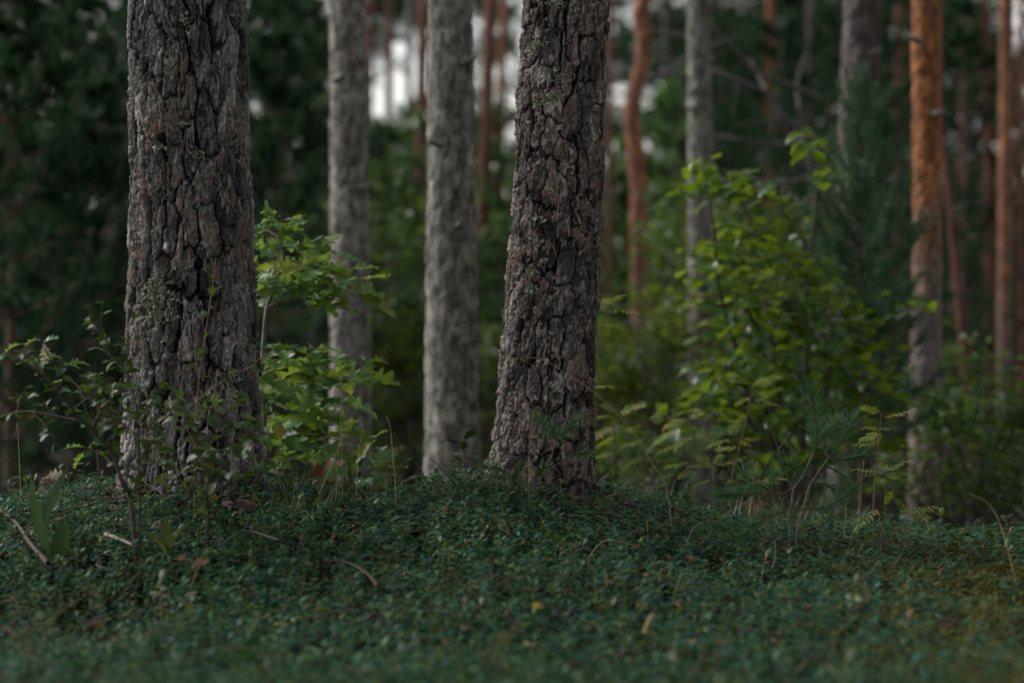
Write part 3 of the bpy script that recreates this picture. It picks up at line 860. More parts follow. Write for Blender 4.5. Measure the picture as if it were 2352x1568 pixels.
# far tall pines whose crowns close the view above the sky gaps
GF = 'tall far pines against the sky'
def far_pine(px, Y, zc, s, k, label):
    p = P(px, 784, Y)
    g = gzf(p.x, Y)
    root = thing('pine_tree', (p.x, Y, g), label, 'tree', GF)
    part('trunk', FAR_TRUNK, root)
    for q in range(2):
        part('crown', CROWNS[(k + q) % 3], root, Matrix.Translation((0, 0, zc - g + 4.2 * s * q)) @ Matrix.Rotation(k * 1.7 + q, 4, 'Z') @ Matrix.Diagonal((s, s, s, 1)))
mb = MB()
tube(mb, [(0, 0, -.2), (.04, 0, 4), (-.05, .03, 9), (0, 0, 17)], [.06, .05, .045, .03], 9, cap=False)
FAR_TRUNK = mb.mesh('trunk', M['bark_young'])
far_spots = [(700, 40, 4.0, 1.1), (770, 44, 5.0, 1.0), (1020, 44, 5.6, .9), (1250, 48, 4.0, 1.2), (1330, 42, 4.4, 1.2), (1545, 46, 3.6, 1.2), (1600, 40, 3.8, 1.1), (1840, 42, 4.2, 1.2), (1930, 50, 3.5, 1.3),
             (2030, 44, 3.4, 1.3), (2130, 49, 3.2, 1.3), (2210, 41, 4.0, 1.2), (2380, 44, 4.5, 1.2), (690, 43, 3.0, 1.2), (600, 48, 2.5, 1.3), (480, 42, 2.5, 1.3), (380, 50, 2.5, 1.3), (250, 44, 2.5, 1.3), (120, 50, 2.5, 1.3), (0, 43, 2.5, 1.3), (1890, 38, 3.5, 1.2)]
for k, (px, Y, zc, s) in enumerate(far_spots):
    far_pine(px, Y, zc, s, k, 'tall far pine whose blurred crown breaks the pale sky into bright spots')

# pines whose low boughs hang into the top of the picture and leave bright gaps
def bough_pine(px, Y, blobs, label, seed):
    rng = np.random.default_rng(seed)
    p = P(px, 784, Y)
    g = gzf(p.x, Y)
    root = thing('pine_tree', (p.x, Y, g), label, 'tree', 'pines with low boughs across the sky')
    part('trunk', FAR_TRUNK, root)
    mb = MB()
    P0, D, LN = [], [], []
    for bx, by, rx, ry, n in blobs:
        c = np.array(P(bx, by, Y + rng.uniform(-1.5, 1.5))) - np.array(root.location)
        k = Y / FOC
        tube(mb, smooth_path([np.array([0, 0, c[2] + .3]), c * np.array([.5, .5, 1]) + np.array([0, 0, .25]), c], 3), [.04, .012], 4, 1, cap=False)
        for q in range(n):
            o_ = rng.normal(size=3) * np.array([rx * k * .6, .35, ry * k * .6])
            P0.append(c + o_)
            D.append(nrm(rng.normal(size=3) * np.array([1, 1, .5]) + np.array([0, 0, .3])))
            LN.append(rng.uniform(.15, .35))
    needles(mb, P0, D, LN, 26, .12, .014, rng)
    part('crown', mb.mesh('crown', [M['needle_far'], M['bark_young']], False), root)
bough_pine(800, 30, [(700, 60, 50, 60, 60), (740, 130, 30, 40, 30), (870, 15, 42, 18, 90), (940, 30, 38, 22, 90), (860, 75, 20, 14, 16), (965, 75, 14, 14, 10), (905, 150, 8, 8, 4), (750, 195, 16, 12, 8), (700, 260, 18, 30, 20)], 'far pine behind the soft grey trunk, its boughs hanging over the largest sky gap', 1)
bough_pine(1040, 32, [(1110, 15, 42, 20, 70), (1170, 38, 30, 16, 40), (1150, 112, 45, 18, 70), (1105, 150, 16, 20, 14), (1100, 210, 22, 12, 14), (1180, 205, 18, 14, 12), (1110, 270, 60, 25, 30)], 'far pine behind the pale mottled trunk, its boughs crossing the sky right of it', 2)
bough_pine(1330, 31, [(1410, 8, 30, 12, 24), (1430, 118, 30, 18, 40), (1400, 175, 14, 12, 12), (1520, 40, 40, 40, 90), (1545, 115, 48, 40, 110), (1515, 160, 24, 25, 40), (1560, 195, 42, 40, 100), (1525, 290, 48, 45, 120), (1420, 315, 55, 24, 60), (1610, 260, 50, 50, 80)], 'far pine behind the leaning flaky trunk, its boughs dark against the sky on the right', 3)
bough_pine(1610, 29, [(1580, 60, 30, 40, 40), (1650, 90, 40, 40, 56), (1720, 100, 50, 35, 60), (1650, 20, 25, 25, 28), (1800, 60, 40, 50, 66), (1760, 150, 60, 40, 60), (1870, 40, 50, 45, 66), (1880, 130, 50, 45, 60), (1660, 180, 50, 40, 90), (1820, 220, 60, 40, 90), (1690, 290, 60, 50, 110), (1790, 310, 60, 50, 90), (1740, 230, 50, 40, 70)], 'far pine with wide dark boughs behind the bare dead branches', 4)
bough_pine(2130, 27, [(2030, 60, 50, 60, 70), (2060, 160, 40, 50, 60), (2190, 50, 40, 60, 70), (2230, 140, 45, 60, 70), (2200, 260, 60, 60, 80), (2280, 150, 40, 40, 40), (2340, 170, 40, 40, 40), (2040, 290, 50, 60, 70), (2310, 260, 50, 50, 60), (2250, 30, 20, 30, 20)], 'far pine whose dark boughs fill the upper right behind the orange trunk', 5)

# ------------------------------------------------------------------ leaf shapes
def leaf_mesh(name, mat, L, W, prof, N=7, fold=.25, curl=.2, wave=0., sweep=None, pet=0., two=False):
    """leaf along +Y, face up +Z; two rows per side"""
    t = np.linspace(0, 1, N)
    w = np.maximum(np.array([prof(a) for a in t]) * W / 2, .0002)
    sw = np.array([sweep(a) if sweep else 0 for a in t]) * L
    y = t * L
    zc = -curl * L * t * t
    cols = [(-1, 1), (-.5, .5), (0, 0), (.5, .5), (1, 1)] if two else [(-1, 1), (0, 0), (1, 1)]
    V = []
    for s, a in cols:
        V.append(np.stack([s * w, y + sw * a + pet, zc + abs(s) * w * fold + wave * w * np.sin(t * 9 + s * 2) * abs(s)], -1))
    V = np.stack(V, 1)
    c = len(cols)
    I, J = np.meshgrid(np.arange(N - 1), np.arange(c - 1), indexing='ij')
    Q = np.stack([I * c + J, I * c + J + 1, (I + 1) * c + J + 1, (I + 1) * c + J], -1).reshape(-1, 4)
    mb = MB()
    mb.add(V.reshape(-1, 3), Q)
    if pet:
        r = L * .012
        mb.add([(-r, 0, 0), (r, 0, 0), (r, pet + .01 * L, 0), (-r, pet + .01 * L, 0)], [[0, 1, 2, 3]])
    return mb.mesh(name, mat)

oval = lambda t: math.sin(PI * min(1, max(0, t)) ** .9) ** .7 if 0 < t < 1 else 0
obov = lambda t: math.sin(PI * t ** 1.35) ** .75 if 0 < t < 1 else 0
rnd = lambda t: (max(0, 1 - (2 * t - 1) ** 2)) ** .55 * (1 - .15 * t) if 0 < t < 1 else 0
lanc = lambda t: math.sin(PI * t ** .75) ** .9 if 0 < t < 1 else 0
def oakp(t):
    if t <= 0 or t >= 1:
        return .02
    env = (math.sin(PI * t ** 1.45) ** .62) * (1 if t < .97 else .6)
    return max(.05, env * (.70 + .30 * math.cos(2 * PI * (t * 4.6 - .55))))
oaks = lambda t: .055 * math.cos(2 * PI * (t * 4.6 - .55)) if 0 < t < .96 else 0

OAK = [leaf_mesh('leaf', M['oak'], .095, .062, oakp, 26, f, c, .25, oaks, .006, True) for f, c in ((.25, .12), (.5, .3), (.1, -.08), (.35, .45))]
OAKP = [leaf_mesh('leaf', M['oak_pale'], .07, .05, oakp, 26, .5, .4, .4, oaks, .006, True)]
OAKB = [leaf_mesh('leaf', M['oak_brown'], .07, .045, oakp, 26, .6, .5, .5, oaks, .006, True)]
HAZ = [leaf_mesh('leaf', M['hazel'], .075, .066, rnd, 8, f, c, .12, None, .012, True) for f, c in ((.2, .15), (.4, .35), (.1, .05))]
SHR = [leaf_mesh('leaf', M['shrub'], .024, .014, obov, 6, f, c, .1, None, .002) for f, c in ((.3, .2), (.5, .4), (.15, .1))]
SHL = [leaf_mesh('leaf', M['shrub_light'], .036, .024, oval, 7, f, c, .1, None, .003) for f, c in ((.3, .2), (.5, .4), (.15, .1))]

def rowan_leaf(seed, L=.075, n=6, lw=.0085, ll=.024, droop=.5):
    rng = np.random.default_rng(seed)
    mb = MB()
    ax = lambda t: np.array([0, L * t, -droop * L * t * t * .5])
    tube(mb, [ax(q) for q in np.linspace(0, 1, 5)], [.0008, .0004], 3, 1, cap=False)
    def leaflet(b, d, up, l, w):
        d, up = nrm(d), nrm(up - d * np.dot(up, d) / np.dot(d, d))
        s = np.cross(d, up)
        tt = np.array([0, .3, .65, 1.])
        ww = np.array([.3, 1., .85, .05]) * w
        V = []
        for t, a in zip(tt, ww):
            c = b + d * l * t - up * .15 * l * t * t
            V += [c - s * a + up * .3 * a, c, c + s * a + up * .3 * a]
        Q = []
        for r in range(3):
            Q += [[r * 3, r * 3 + 1, r * 3 + 4, r * 3 + 3], [r * 3 + 1, r * 3 + 2, r * 3 + 5, r * 3 + 4]]
        mb.add(V, Q)
    for q in range(n):
        t = .22 + .74 * q / (n - 1) if n > 1 else .5
        b = ax(t)
        for s in (-1, 1):
            leaflet(b, np.array([s * 1., .55, rng.normal() * .15 - .1]), np.array([0, .1, 1.]), ll * (.75 + .5 * math.sin(PI * (t * .8 + .1))) * rng.uniform(.9, 1.1), lw * .5)
    leaflet(ax(1), np.array([0, 1, -.4]), np.array([0, 0, 1.]), ll, lw * .5)
    return mb.mesh('leaf', [M['rowan'], M['stem_red']])
ROW = [rowan_leaf(k, .085, 6, .0072, .026, (.1, .25, .4)[k]) for k in range(3)]

def frame(pos, d, up, s=1., roll=0.):
    d = Vector(d).normalized()
    up = Vector(up)
    up = up - d * up.dot(d)
    if up.length < 1e-4:
        up = Vector((1, 0, .1)) - d * d.x
    up.normalize()
    x = d.cross(up)
    Mx = Matrix((( x.x, d.x, up.x, pos[0]), (x.y, d.y, up.y, pos[1]), (x.z, d.z, up.z, pos[2]), (0, 0, 0, 1)))
    return Mx @ Matrix.Rotation(roll, 4, 'Y') @ Matrix.Diagonal((s, s, s, 1))

def stem_part(root, paths, mat, name='stem', seg=6):
    """paths: list of (world points, r0, r1)"""
    for pts, r0, r1 in paths:
        mb = MB()
        pp = smooth_path([np.array(p) - np.array(root.location) for p in pts], 5)
        tube(mb, pp, [r0, r1], seg, rough=.15)
        part(name, mb.mesh(name, mat), root)

def px_path(pts, Y, dY=0., jit=.0):
    n = len(pts)
    return [P(a, b, Y + dY * i / max(1, n - 1) + (random.uniform(-jit, jit) if i else 0)) for i, (a, b) in enumerate(pts)]

# ------------------------------------------------------------------ oak sapling behind the thick pine
R_ = random.Random(3)
def leaf_cluster(root, c, n, meshes, size, out=None, flat=.5, spread=.02, R=R_, name='leaf', tilt=.35):
    for k in range(n):
        a = 2 * PI * (k + R.random() * .7) / n
        d = Vector((math.cos(a), math.sin(a) * .9, R.uniform(-.5, .35) * (1.4 - flat)))
        if out is not None:
            d += Vector(out) * .6
        up = Vector((R.gauss(0, tilt), R.gauss(-.15, tilt), 1))
        pos = Vector(c) + Vector((R.gauss(0, spread), R.gauss(0, spread), R.gauss(0, spread * .7))) - root.location
        part(name, R.choice(meshes), root, frame(pos, d, up, size * R.uniform(.75, 1.2), R.gauss(0, .3)))

YO = 7.1
ob = P(612, 1130, YO)
ob.z = gzf(ob.x, YO)
oak = thing('oak_sapling', ob, 'oak sapling with lobed yellow-green leaves close behind the thick pine', 'young tree')
stem_part(oak, [([ob] + px_path([(608, 1050), (606, 950), (601, 880), (606, 780), (613, 710), (627, 670), (640, 635), (650, 590), (640, 545)], YO), .0085, .004)], M['stem_pale'])
obr = [([(613, 705), (660, 690), (740, 686), (790, 690)], -.1), ([(622, 680), (650, 655), (690, 620), (730, 590)], .15), ([(613, 710), (590, 690), (578, 670)], .2), ([(645, 600), (690, 630), (740, 640), (800, 660)], .25),
       ([(603, 860), (640, 850), (700, 840), (770, 830)], -.1), ([(604, 900), (650, 890), (720, 880), (790, 880)], .2), ([(606, 950), (640, 960), (690, 955), (750, 950)], -.15), ([(607, 1000), (650, 1010), (710, 1000), (790, 1012)], .05),
       ([(608, 1020), (600, 1040), (640, 1060), (680, 1050)], .2), ([(602, 880), (590, 830), (600, 800)], -.1), ([(640, 545), (610, 525), (596, 520)], .1)]
for pts, dY in obr:
    stem_part(oak, [(px_path(pts, YO, dY, .04), .0032, .0014)], M['twig'], 'branch', 5)
oakc = [(612, 522, 6, .8), (640, 505, 5, .75), (598, 545, 5, .8), (650, 570, 4, .7), (610, 585, 4, .9), (690, 575, 5, .8), (735, 578, 5, .85), (720, 610, 5, .95), (760, 600, 4, .9), (660, 620, 5, .9), (610, 625, 5, .9),
        (690, 640, 5, .95), (750, 645, 5, .95), (790, 660, 5, .95), (810, 665, 3, .8), (780, 690, 4, .85), (640, 660, 4, .9), (595, 650, 4, .9), (720, 670, 4, .9),
        (620, 815, 5, .9), (670, 810, 5, .9), (720, 820, 4, .9), (780, 822, 4, .85), (815, 830, 3, .8), (650, 850, 5, 1.), (710, 860, 5, 1.), (760, 865, 4, .95), (800, 890, 4, .9), (630, 890, 5, 1.), (690, 900, 5, 1.), (740, 905, 4, 1.),
        (640, 940, 5, 1.1), (700, 945, 5, 1.), (750, 950, 4, 1.), (620, 985, 5, 1.1), (670, 990, 4, 1.1), (720, 1000, 4, 1.), (780, 1005, 3, .95), (830, 1015, 3, .9), (650, 1040, 4, 1.), (700, 1045, 4, .95), (620, 1060, 3, .9),
        (740, 1030, 3, .9), (820, 1060, 3, .8), (790, 1105, 4, .8), (840, 1110, 4, .8), (870, 1130, 3, .7)]
for a, b, n, s in oakc:
    leaf_cluster(oak, P(a, b, YO + R_.uniform(-.2, .25)), n + 1, OAK, s * 1.18, (.25, 0, 0), .5, .026)

# oak seedling at the left with one withered pale leaf
YS = 6.75
sb = P(232, 1115, YS)
sb.z = gzf(sb.x, YS)
seed = thing('oak_seedling', sb, 'spindly oak seedling with one whitish withered leaf at its tip, beside the dark shrub', 'young tree')
stem_part(seed, [([sb] + px_path([(222, 1010), (196, 939), (176, 885), (132, 846), (102, 800), (99, 785)], YS), .004, .0012)], M['twig'])
part('leaf', OAKP[0], seed, frame(P(101, 784, YS) - sb, (.15, -.1, -1), (.2, -1, .3), .8))['label'] = 'whitish withered leaf'
for a, b, dx, dz, s in ((97, 784, .8, .25, .7), (60, 790, -1, .0, .85), (95, 782, -.9, .15, .7), (95, 822, .9, .25, .75), (90, 826, -1, -.1, .8), (135, 840, 1, .25, .7), (150, 838, .9, .35, .85), (178, 862, 1, -.1, .7), (186, 866, .8, .1, .8),
                        (192, 880, .9, -.2, .7), (150, 868, -.8, -.4, .6), (165, 900, -.6, .2, .6), (200, 935, .8, .3, .7), (190, 945, -.8, .1, .7), (205, 1022, .7, .3, .6), (200, 1028, -.9, .2, .8), (198, 1032, -.5, -.6, .8), (212, 1035, .8, -.3, .7)):
    part('leaf', R_.choice(OAK), seed, frame(P(a, b, YS + R_.uniform(-.05, .05)) - sb, (dx, R_.uniform(-.5, .5), dz), (R_.gauss(0, .3), R_.gauss(-.2, .4), 1), s * .8))

# ------------------------------------------------------------------ dark shrub and saplings in front of the thick pine
def twig_leaves(root, pts, meshes, step, size, name='leaf', start=.0, R=R_, both=True, spread=.5):
    pp = smooth_path([np.array(p) for p in pts], 8)
    seg = np.linalg.norm(np.diff(pp, axis=0), axis=1)
    cum = np.concatenate([[0], np.cumsum(seg)])
    s = cum[-1] * start
    side = 1
    while s < cum[-1]:
        p = np.array([np.interp(s, cum, pp[:, q]) for q in range(3)])
        t = np.array([np.interp(min(s + .01, cum[-1]), cum, pp[:, q]) for q in range(3)]) - p
        if np.linalg.norm(t) < 1e-6:
            t = pp[-1] - pp[-2]
        t = Vector(t).normalized()
        perp = t.cross(Vector((R.gauss(0, .5), R.gauss(0, .5), 1))).normalized() * side
        for q in range(1 if not both else R.choice((1, 1, 2))):
            d = t * R.uniform(.2, .8) + perp + Vector((R.gauss(0, spread), R.gauss(0, spread), R.gauss(.1, spread * .7)))
            part(name, R.choice(meshes), root, frame(Vector(p) - root.location, d, (R.gauss(0, .4), R.gauss(-.2, .4), 1), size * R.uniform(.7, 1.2)))
            side = -side
        s += step * R.uniform(.6, 1.4)

def woody(name, base_px, Y, label, cat, mains, leaf, mat, step, size, side_len=(.05, .14), side_step=.045, seed=1, r=.0045, dY=.15, start=.25):
    R = random.Random(seed)
    b = P(base_px[0], base_px[1], Y)
    b.z = gzf(b.x, Y)
    root = thing(name, b, label, cat)
    for pts, d_, r0 in mains:
        w = px_path(pts, Y, d_, .02)
        if pts[0] == base_px:
            w[0] = b.copy()
        stem_part(root, [(w, r0, .0012)], mat, 'branch')
        pp = smooth_path([np.array(p) for p in w], 8)
        seg = np.linalg.norm(np.diff(pp, axis=0), axis=1)
        cum = np.concatenate([[0], np.cumsum(seg)])
        s = cum[-1] * start
        twig_leaves(root, w, leaf, step * 1.4, size, start=start, R=R)
        while s < cum[-1] and side_len:
            p = np.array([np.interp(s, cum, pp[:, q]) for q in range(3)])
            i_ = min(int(np.searchsorted(cum, s)), len(pp) - 1)
            t = Vector(pp[i_] - pp[max(0, i_ - 1)]).normalized()
            d = (t * R.uniform(.2, .7) + Vector((R.gauss(0, .6), R.gauss(0, .5), R.gauss(.25, .5)))).normalized()
            L = R.uniform(*side_len)
            q = [Vector(p), Vector(p) + d * L * .5 + Vector((0, 0, .01)), Vector(p) + d * L]
            mb = MB()
            tube(mb, [np.array(a) - np.array(b) for a in q], [.0014, .0006], 4)
            part('twig', mb.mesh('twig', mat), root)
            twig_leaves(root, q, leaf, step, size, start=.1, R=R)
            s += side_step * R.uniform(.6, 1.5)
    return root

woody('leafy_shrub', (318, 1190), 5.58, 'dark small-leaved shrub with two arching branches reaching out to the left edge', 'shrub',
      [([(318, 1190), (300, 1146), (282, 1110), (255, 1038), (210, 984), (192, 969), (168, 939), (138, 903), (99, 864), (60, 837), (30, 824), (-30, 815)], -.15, .0062),
       ([(192, 969), (144, 959), (60, 945), (0, 957), (-40, 966)], .1, .0038),
       ([(318, 1190), (322, 1140), (318, 1065), (318, 975), (309, 915), (294, 864), (270, 834), (237, 804), (214, 797)], .1, .004),
       ([(210, 984), (240, 930), (280, 900), (300, 895)], .15, .0025), ([(168, 939), (215, 905), (262, 890)], -.1, .0022), ([(318, 1000), (270, 965), (235, 950)], -.1, .002), ([(240, 1020), (270, 990), (300, 960), (330, 950)], .15, .002), ([(318, 1060), (350, 1010), (375, 985)], -.1, .002), ([(270, 1060), (230, 1040), (190, 1040)], -.1, .002)],
      SHR, M['twig'], .021, 1.15, (.05, .15), .042, 4, dY=.1, start=.3)
woody('leafy_sapling', (477, 1205), 5.72, 'light green round-leaved sapling in front of the foot of the thick pine', 'shrub',
      [([(477, 1205), (477, 1113), (470, 1040), (430, 985), (405, 960)], .1, .004), ([(477, 1113), (510, 1050), (560, 1020), (620, 1000)], -.1, .0025), ([(475, 1090), (420, 1060), (370, 1040)], -.05, .0022),
       ([(470, 1050), (500, 990), (530, 950)], .05, .002), ([(477, 1140), (530, 1110), (590, 1090), (640, 1075)], .1, .002), ([(477, 1150), (430, 1120), (380, 1110)], .1, .002)],
      SHL, M['twig'], .024, 1.05, (.05, .11), .042, 6, start=.25)
woody('slender_sapling', (446, 1150), 6.05, 'slender upright sapling with few small leaves against the bark of the thick pine', 'shrub',
      [([(446, 1150), (450, 1000), (455, 900), (463, 840), (477, 735), (488, 660), (496, 592)], .0, .003), ([(455, 920), (490, 890), (540, 860), (585, 838)], -.1, .0016), ([(452, 960), (500, 925), (560, 905)], -.1, .0014), ([(463, 840), (430, 850), (400, 860)], -.05, .0012)],
      SHL, M['stem_red'], .04, .72, (.03, .06), .08, 8, start=.2)

# ------------------------------------------------------------------ broad-leaved bush at the right
YH = 9.2
hb = P(1830, 1120, YH)
hb.z = gzf(hb.x, YH)
bush = thing('hazel_bush', hb, 'big yellow-green round-leaved bush between the slim grey pine and the young blue-green pine', 'bush')
hm = [([(1830, 1100), (1760, 950), (1690, 800), (1650, 650), (1640, 520), (1620, 420)], -.3), ([(1830, 1100), (1790, 900), (1760, 720), (1740, 560), (1680, 420)], .2), ([(1832, 1100), (1850, 900), (1850, 700), (1870, 520), (1880, 340), (1850, 290)], .2),
      ([(1832, 1100), (1890, 950), (1910, 800), (1900, 660)], -.2), ([(1830, 1060), (1730, 980), (1650, 930), (1560, 940)], -.3), ([(1830, 1080), (1920, 1000), (1990, 930), (2060, 760)], .1), ([(1790, 860), (1740, 760), (1640, 700), (1600, 680)], -.2)]
for pts, d_ in hm:
    stem_part(bush, [([hb] + px_path(pts[1:], YH, d_, .08), .011, .003)], M['twig'], 'branch')
blobs = [(1650, 410, 45, 35, 12), (1690, 440, 60, 40, 16), (1740, 430, 60, 40, 10), (1710, 520, 75, 45, 20), (1790, 520, 60, 50, 12), (1680, 610, 80, 50, 22), (1760, 640, 90, 60, 30), (1860, 640, 80, 50, 22), (1900, 690, 60, 50, 18),
         (1690, 740, 80, 45, 28), (1800, 760, 110, 60, 36), (1890, 760, 60, 50, 18), (1700, 850, 90, 50, 26), (1820, 860, 100, 60, 30), (1900, 850, 60, 50, 16), (1650, 910, 60, 40, 12), (1760, 950, 110, 60, 26), (1880, 960, 70, 50, 16),
         (1620, 960, 60, 40, 10), (1540, 950, 40, 25, 7), (1590, 690, 30, 20, 6), (1610, 580, 30, 25, 8), (1860, 330, 35, 25, 8), (1900, 390, 25, 20, 6), (1600, 380, 30, 20, 5), (1590, 430, 25, 15, 4), (1640, 860, 30, 30, 10), (2090, 690, 40, 25, 8), (2030, 800, 50, 40, 8), (1990, 850, 50, 30, 6), (1760, 1050, 90, 40, 14), (1850, 1060, 60, 30, 10), (1960, 720, 50, 40, 10), (1960, 800, 50, 40, 10), (1950, 920, 50, 40, 12), (2010, 950, 50, 40, 8), (1940, 1000, 60, 40, 10), (2080, 900, 40, 30, 5)]
Rh = random.Random(5)
def haz_leaf(a, b, rx, ry):
    p = P(a + Rh.gauss(0, .6) * rx, b + Rh.gauss(0, .6) * ry, YH + Rh.uniform(-.45, .45))
    an = Rh.uniform(0, 2 * PI)
    return frame(p - hb, (math.cos(an), math.sin(an), Rh.uniform(-.5, .15)), (Rh.gauss(0, .3), Rh.gauss(-.15, .35), 1), Rh.uniform(.65, 1.15))
rest = MB()
for a, b, rx, ry, n in blobs:
    for k in range(int(n * .48) + 1):
        part('leaf', Rh.choice(HAZ), bush, haz_leaf(a, b, rx, ry))
    for k in range(int(n * 1.3)):
        me = Rh.choice(HAZ)
        Mx = haz_leaf(a, b, rx, ry)
        V = np.array([Mx @ v.co for v in me.vertices])
        rest.add(V, [list(p.vertices) for p in me.polygons])
part('foliage', rest.mesh('foliage', M['hazel']), bush, kind='stuff')

# generic blurred leafy bushes
def bush_mesh(seed, n, rx, rz, size, mat):
    rng = np.random.default_rng(seed)
    mb = MB()
    # several rounded masses with gaps between them
    cs = [(rng.uniform(-.7, .7) * rx, rng.uniform(-.7, .7) * rx, rng.uniform(.25, .95) * rz, rng.uniform(.2, .42) * rx) for _ in range(11)]
    c = np.array(cs)[rng.integers(0, len(cs), n)]
    g = rng.normal(size=(n, 3))
    pos = c[:, :3] + nrm(g) * (c[:, 3:] * rng.uniform(.5, 1.1, (n, 1))) * np.array([1, 1, .75])
    d = nrm(rng.normal(size=(n, 3)) * np.array([1, 1, .4]))
    up = nrm(np.array([0, 0, 1.]) + rng.normal(size=(n, 3)) * .45)
    s = nrm(np.cross(d, up))
    u2 = np.cross(s, d)
    L = (size * rng.uniform(.6, 1.2, n))[:, None]
    V = np.stack([pos, pos + d * L * .5 - s * L * .38 + u2 * L * .1, pos + d * L, pos + d * L * .5 + s * L * .38 + u2 * L * .1], 1).reshape(-1, 3)
    q = np.arange(n)[:, None] * 4
    mb.add(V, np.concatenate([np.concatenate([q, q + 1, q + 2], 1), np.concatenate([q, q + 2, q + 3], 1)]))
    w = MB()
    for a in cs:
        tube(w, [(0, 0, 0), (a[0] * .3, a[1] * .3, a[2] * .6), a[:3]], [.012, .004], 4, cap=False)
    return w.mesh('stem', M['twig']), mb.mesh('foliage', mat, False)
M['bush_yellow'] = leaf_mat('bush_leaf_yellow', [(0, (0.0563, 0.104, 0.0169)), (.6, (0.0957, 0.1469, 0.0236)), (1, (0.1408, 0.1714, 0.0269))], .45, .5, (0.1802, 0.2326, 0.0101))
M['bush_green'] = leaf_mat('bush_leaf_green', [(0, (0.036, 0.09, 0.0315)), (.6, (0.072, 0.144, 0.0405)), (1, (0.135, 0.198, 0.036))], .45, .45, (0.162, 0.252, 0.027))
BY = [bush_mesh(301, 900, .55, 1.0, .07, M['bush_yellow']), bush_mesh(302, 1100, .7, 1.5, .075, M['bush_yellow'])]
BG = [bush_mesh(303, 1100, .6, .9, .06, M['bush_green']), bush_mesh(304, 1400, .8, 1.6, .07, M['bush_green'])]
def place_bush(pair, px, Y, s, label, group=None, name='leafy_bush', sz=1.):
    p = P(px, 784, Y)
    root = thing(name, (p.x, Y, gzf(p.x, Y) - .02), label, 'bush', group)
    a = random.uniform(0, 6.28)
    for nm, me in zip(('stem', 'foliage'), pair):
        part(nm, me, root, Matrix.Rotation(a, 4, 'Z') @ Matrix.Diagonal((s, s, s * sz, 1)))
place_bush(BY[0], 880, 11.3, .42, 'bright yellow-green low bush at the foot of the soft grey pine')
place_bush(BG[1], 1470, 15.2, 1.15, 'green bush below the crooked orange pine')
place_bush(BY[0], 1440, 12.5, .55, 'small yellow-green bush right beside the flaky pine at mid height', sz=1.5)
place_bush(BG[1], 1560, 17, 1.0, 'loose green bush behind the slim grey pine')
place_bush(BY[1], 1700, 17, 1.25, 'tall yellowish bush behind the bare dead branches')
place_bush(BG[1], 930, 17, 1.25, 'tall green bush between the two mid grey pines')
place_bush(BG[1], 1120, 15, 1.15, 'green bush seen between the pale mottled pine and the flaky pine')
place_bush(BG[0], 1400, 14, .9, 'dim green bush low beside the flaky pine')
place_bush(BG[0], 2240, 9.6, .8, 'dull green bush at the lower right edge, behind the rowan seedlings')
place_bush(BG[0], 2340, 11, 1.0, 'taller dull green bush at the right picture edge')
place_bush(BG[0], 2160, 10.4, .75, 'dull green bush at the foot of the bright orange pine')
place_bush(BY[0], 1080, 13.5, .6, 'yellow-green bush close right of the foot of the pale mottled pine')
place_bush(BG[1], 890, 20, 1.3, 'tall green bush far behind, under the largest sky gap')
place_bush(BG[1], 1170, 21, 1.3, 'tall green bush far behind, left of the leaning flaky pine')
place_bush(BG[1], 1420, 20, 1.4, 'tall green bush far behind the crooked orange pine')
place_bush(BY[1], 940, 14.5, .7, 'yellowish bush midway between the two grey mid pines')
place_bush(BY[1], 1530, 12.5, .8, 'yellow-green bush touching the slim grey pine from the left')
place_bush(BG[0], 1660, 14, 1.2, 'green bush behind the broad-leaved bush')
place_bush(BG[1], 700, 13.5, .75, 'dark green bush behind the oak sapling')
place_bush(BG[0], 1520, 10.5, .6, 'low green bush left of the broad-leaved bush')

# ------------------------------------------------------------------ young blue-green pine at the right
def pine_branch(seed, L):
    rng = np.random.default_rng(seed)
    mb = MB()
    pts = [np.array([0, L * t, .22 * L * t * t]) for t in np.linspace(0, 1, 5)]
    tube(mb, pts, [.0055, .0025], 5, 1, cap=False)
    P0, D, LN = [], [], []
    for q in range(9):
        t = .2 + .75 * q / 8
        b = np.array([0, L * t, .22 * L * t * t])
        for s in (-1, 1):
            if rng.random() < .8:
                P0.append(b); D.append(nrm([s * rng.uniform(.5, .9), 1, rng.uniform(.1, .5)])); LN.append(L * .3 * (1.15 - t))
        P0.append(b); D.append(np.array([0, 1, .3])); LN.append(.09)
    P0.append(pts[-1]); D.append(np.array([0, 1., .5])); LN.append(.06)
    needles(mb, P0, D, LN, 18, .06, .0034, rng, amin=30, amax=80, dec=.2)
    return mb.mesh('branch', [M['needle_young'], M['bark_young']], False)
PB = [pine_branch(400 + k, .34 + .03 * k) for k in range(4)]
YPN = 9.7
pb = P(1978, 1150, YPN)
pb.z = gzf(pb.x, YPN)
yp = thing('young_pine', pb, 'young blue-green pine with upswept branches in front of the dark grey trunk', 'young tree')
stem_part(yp, [([pb] + px_path([(1979, 1000), (1980, 800), (1976, 600), (1974, 400), (1972, 280), (1970, 190)], YPN), .013, .004)], M['bark_young'], 'trunk')
Rp = random.Random(9)
zt_ = P(0, 195, YPN).z
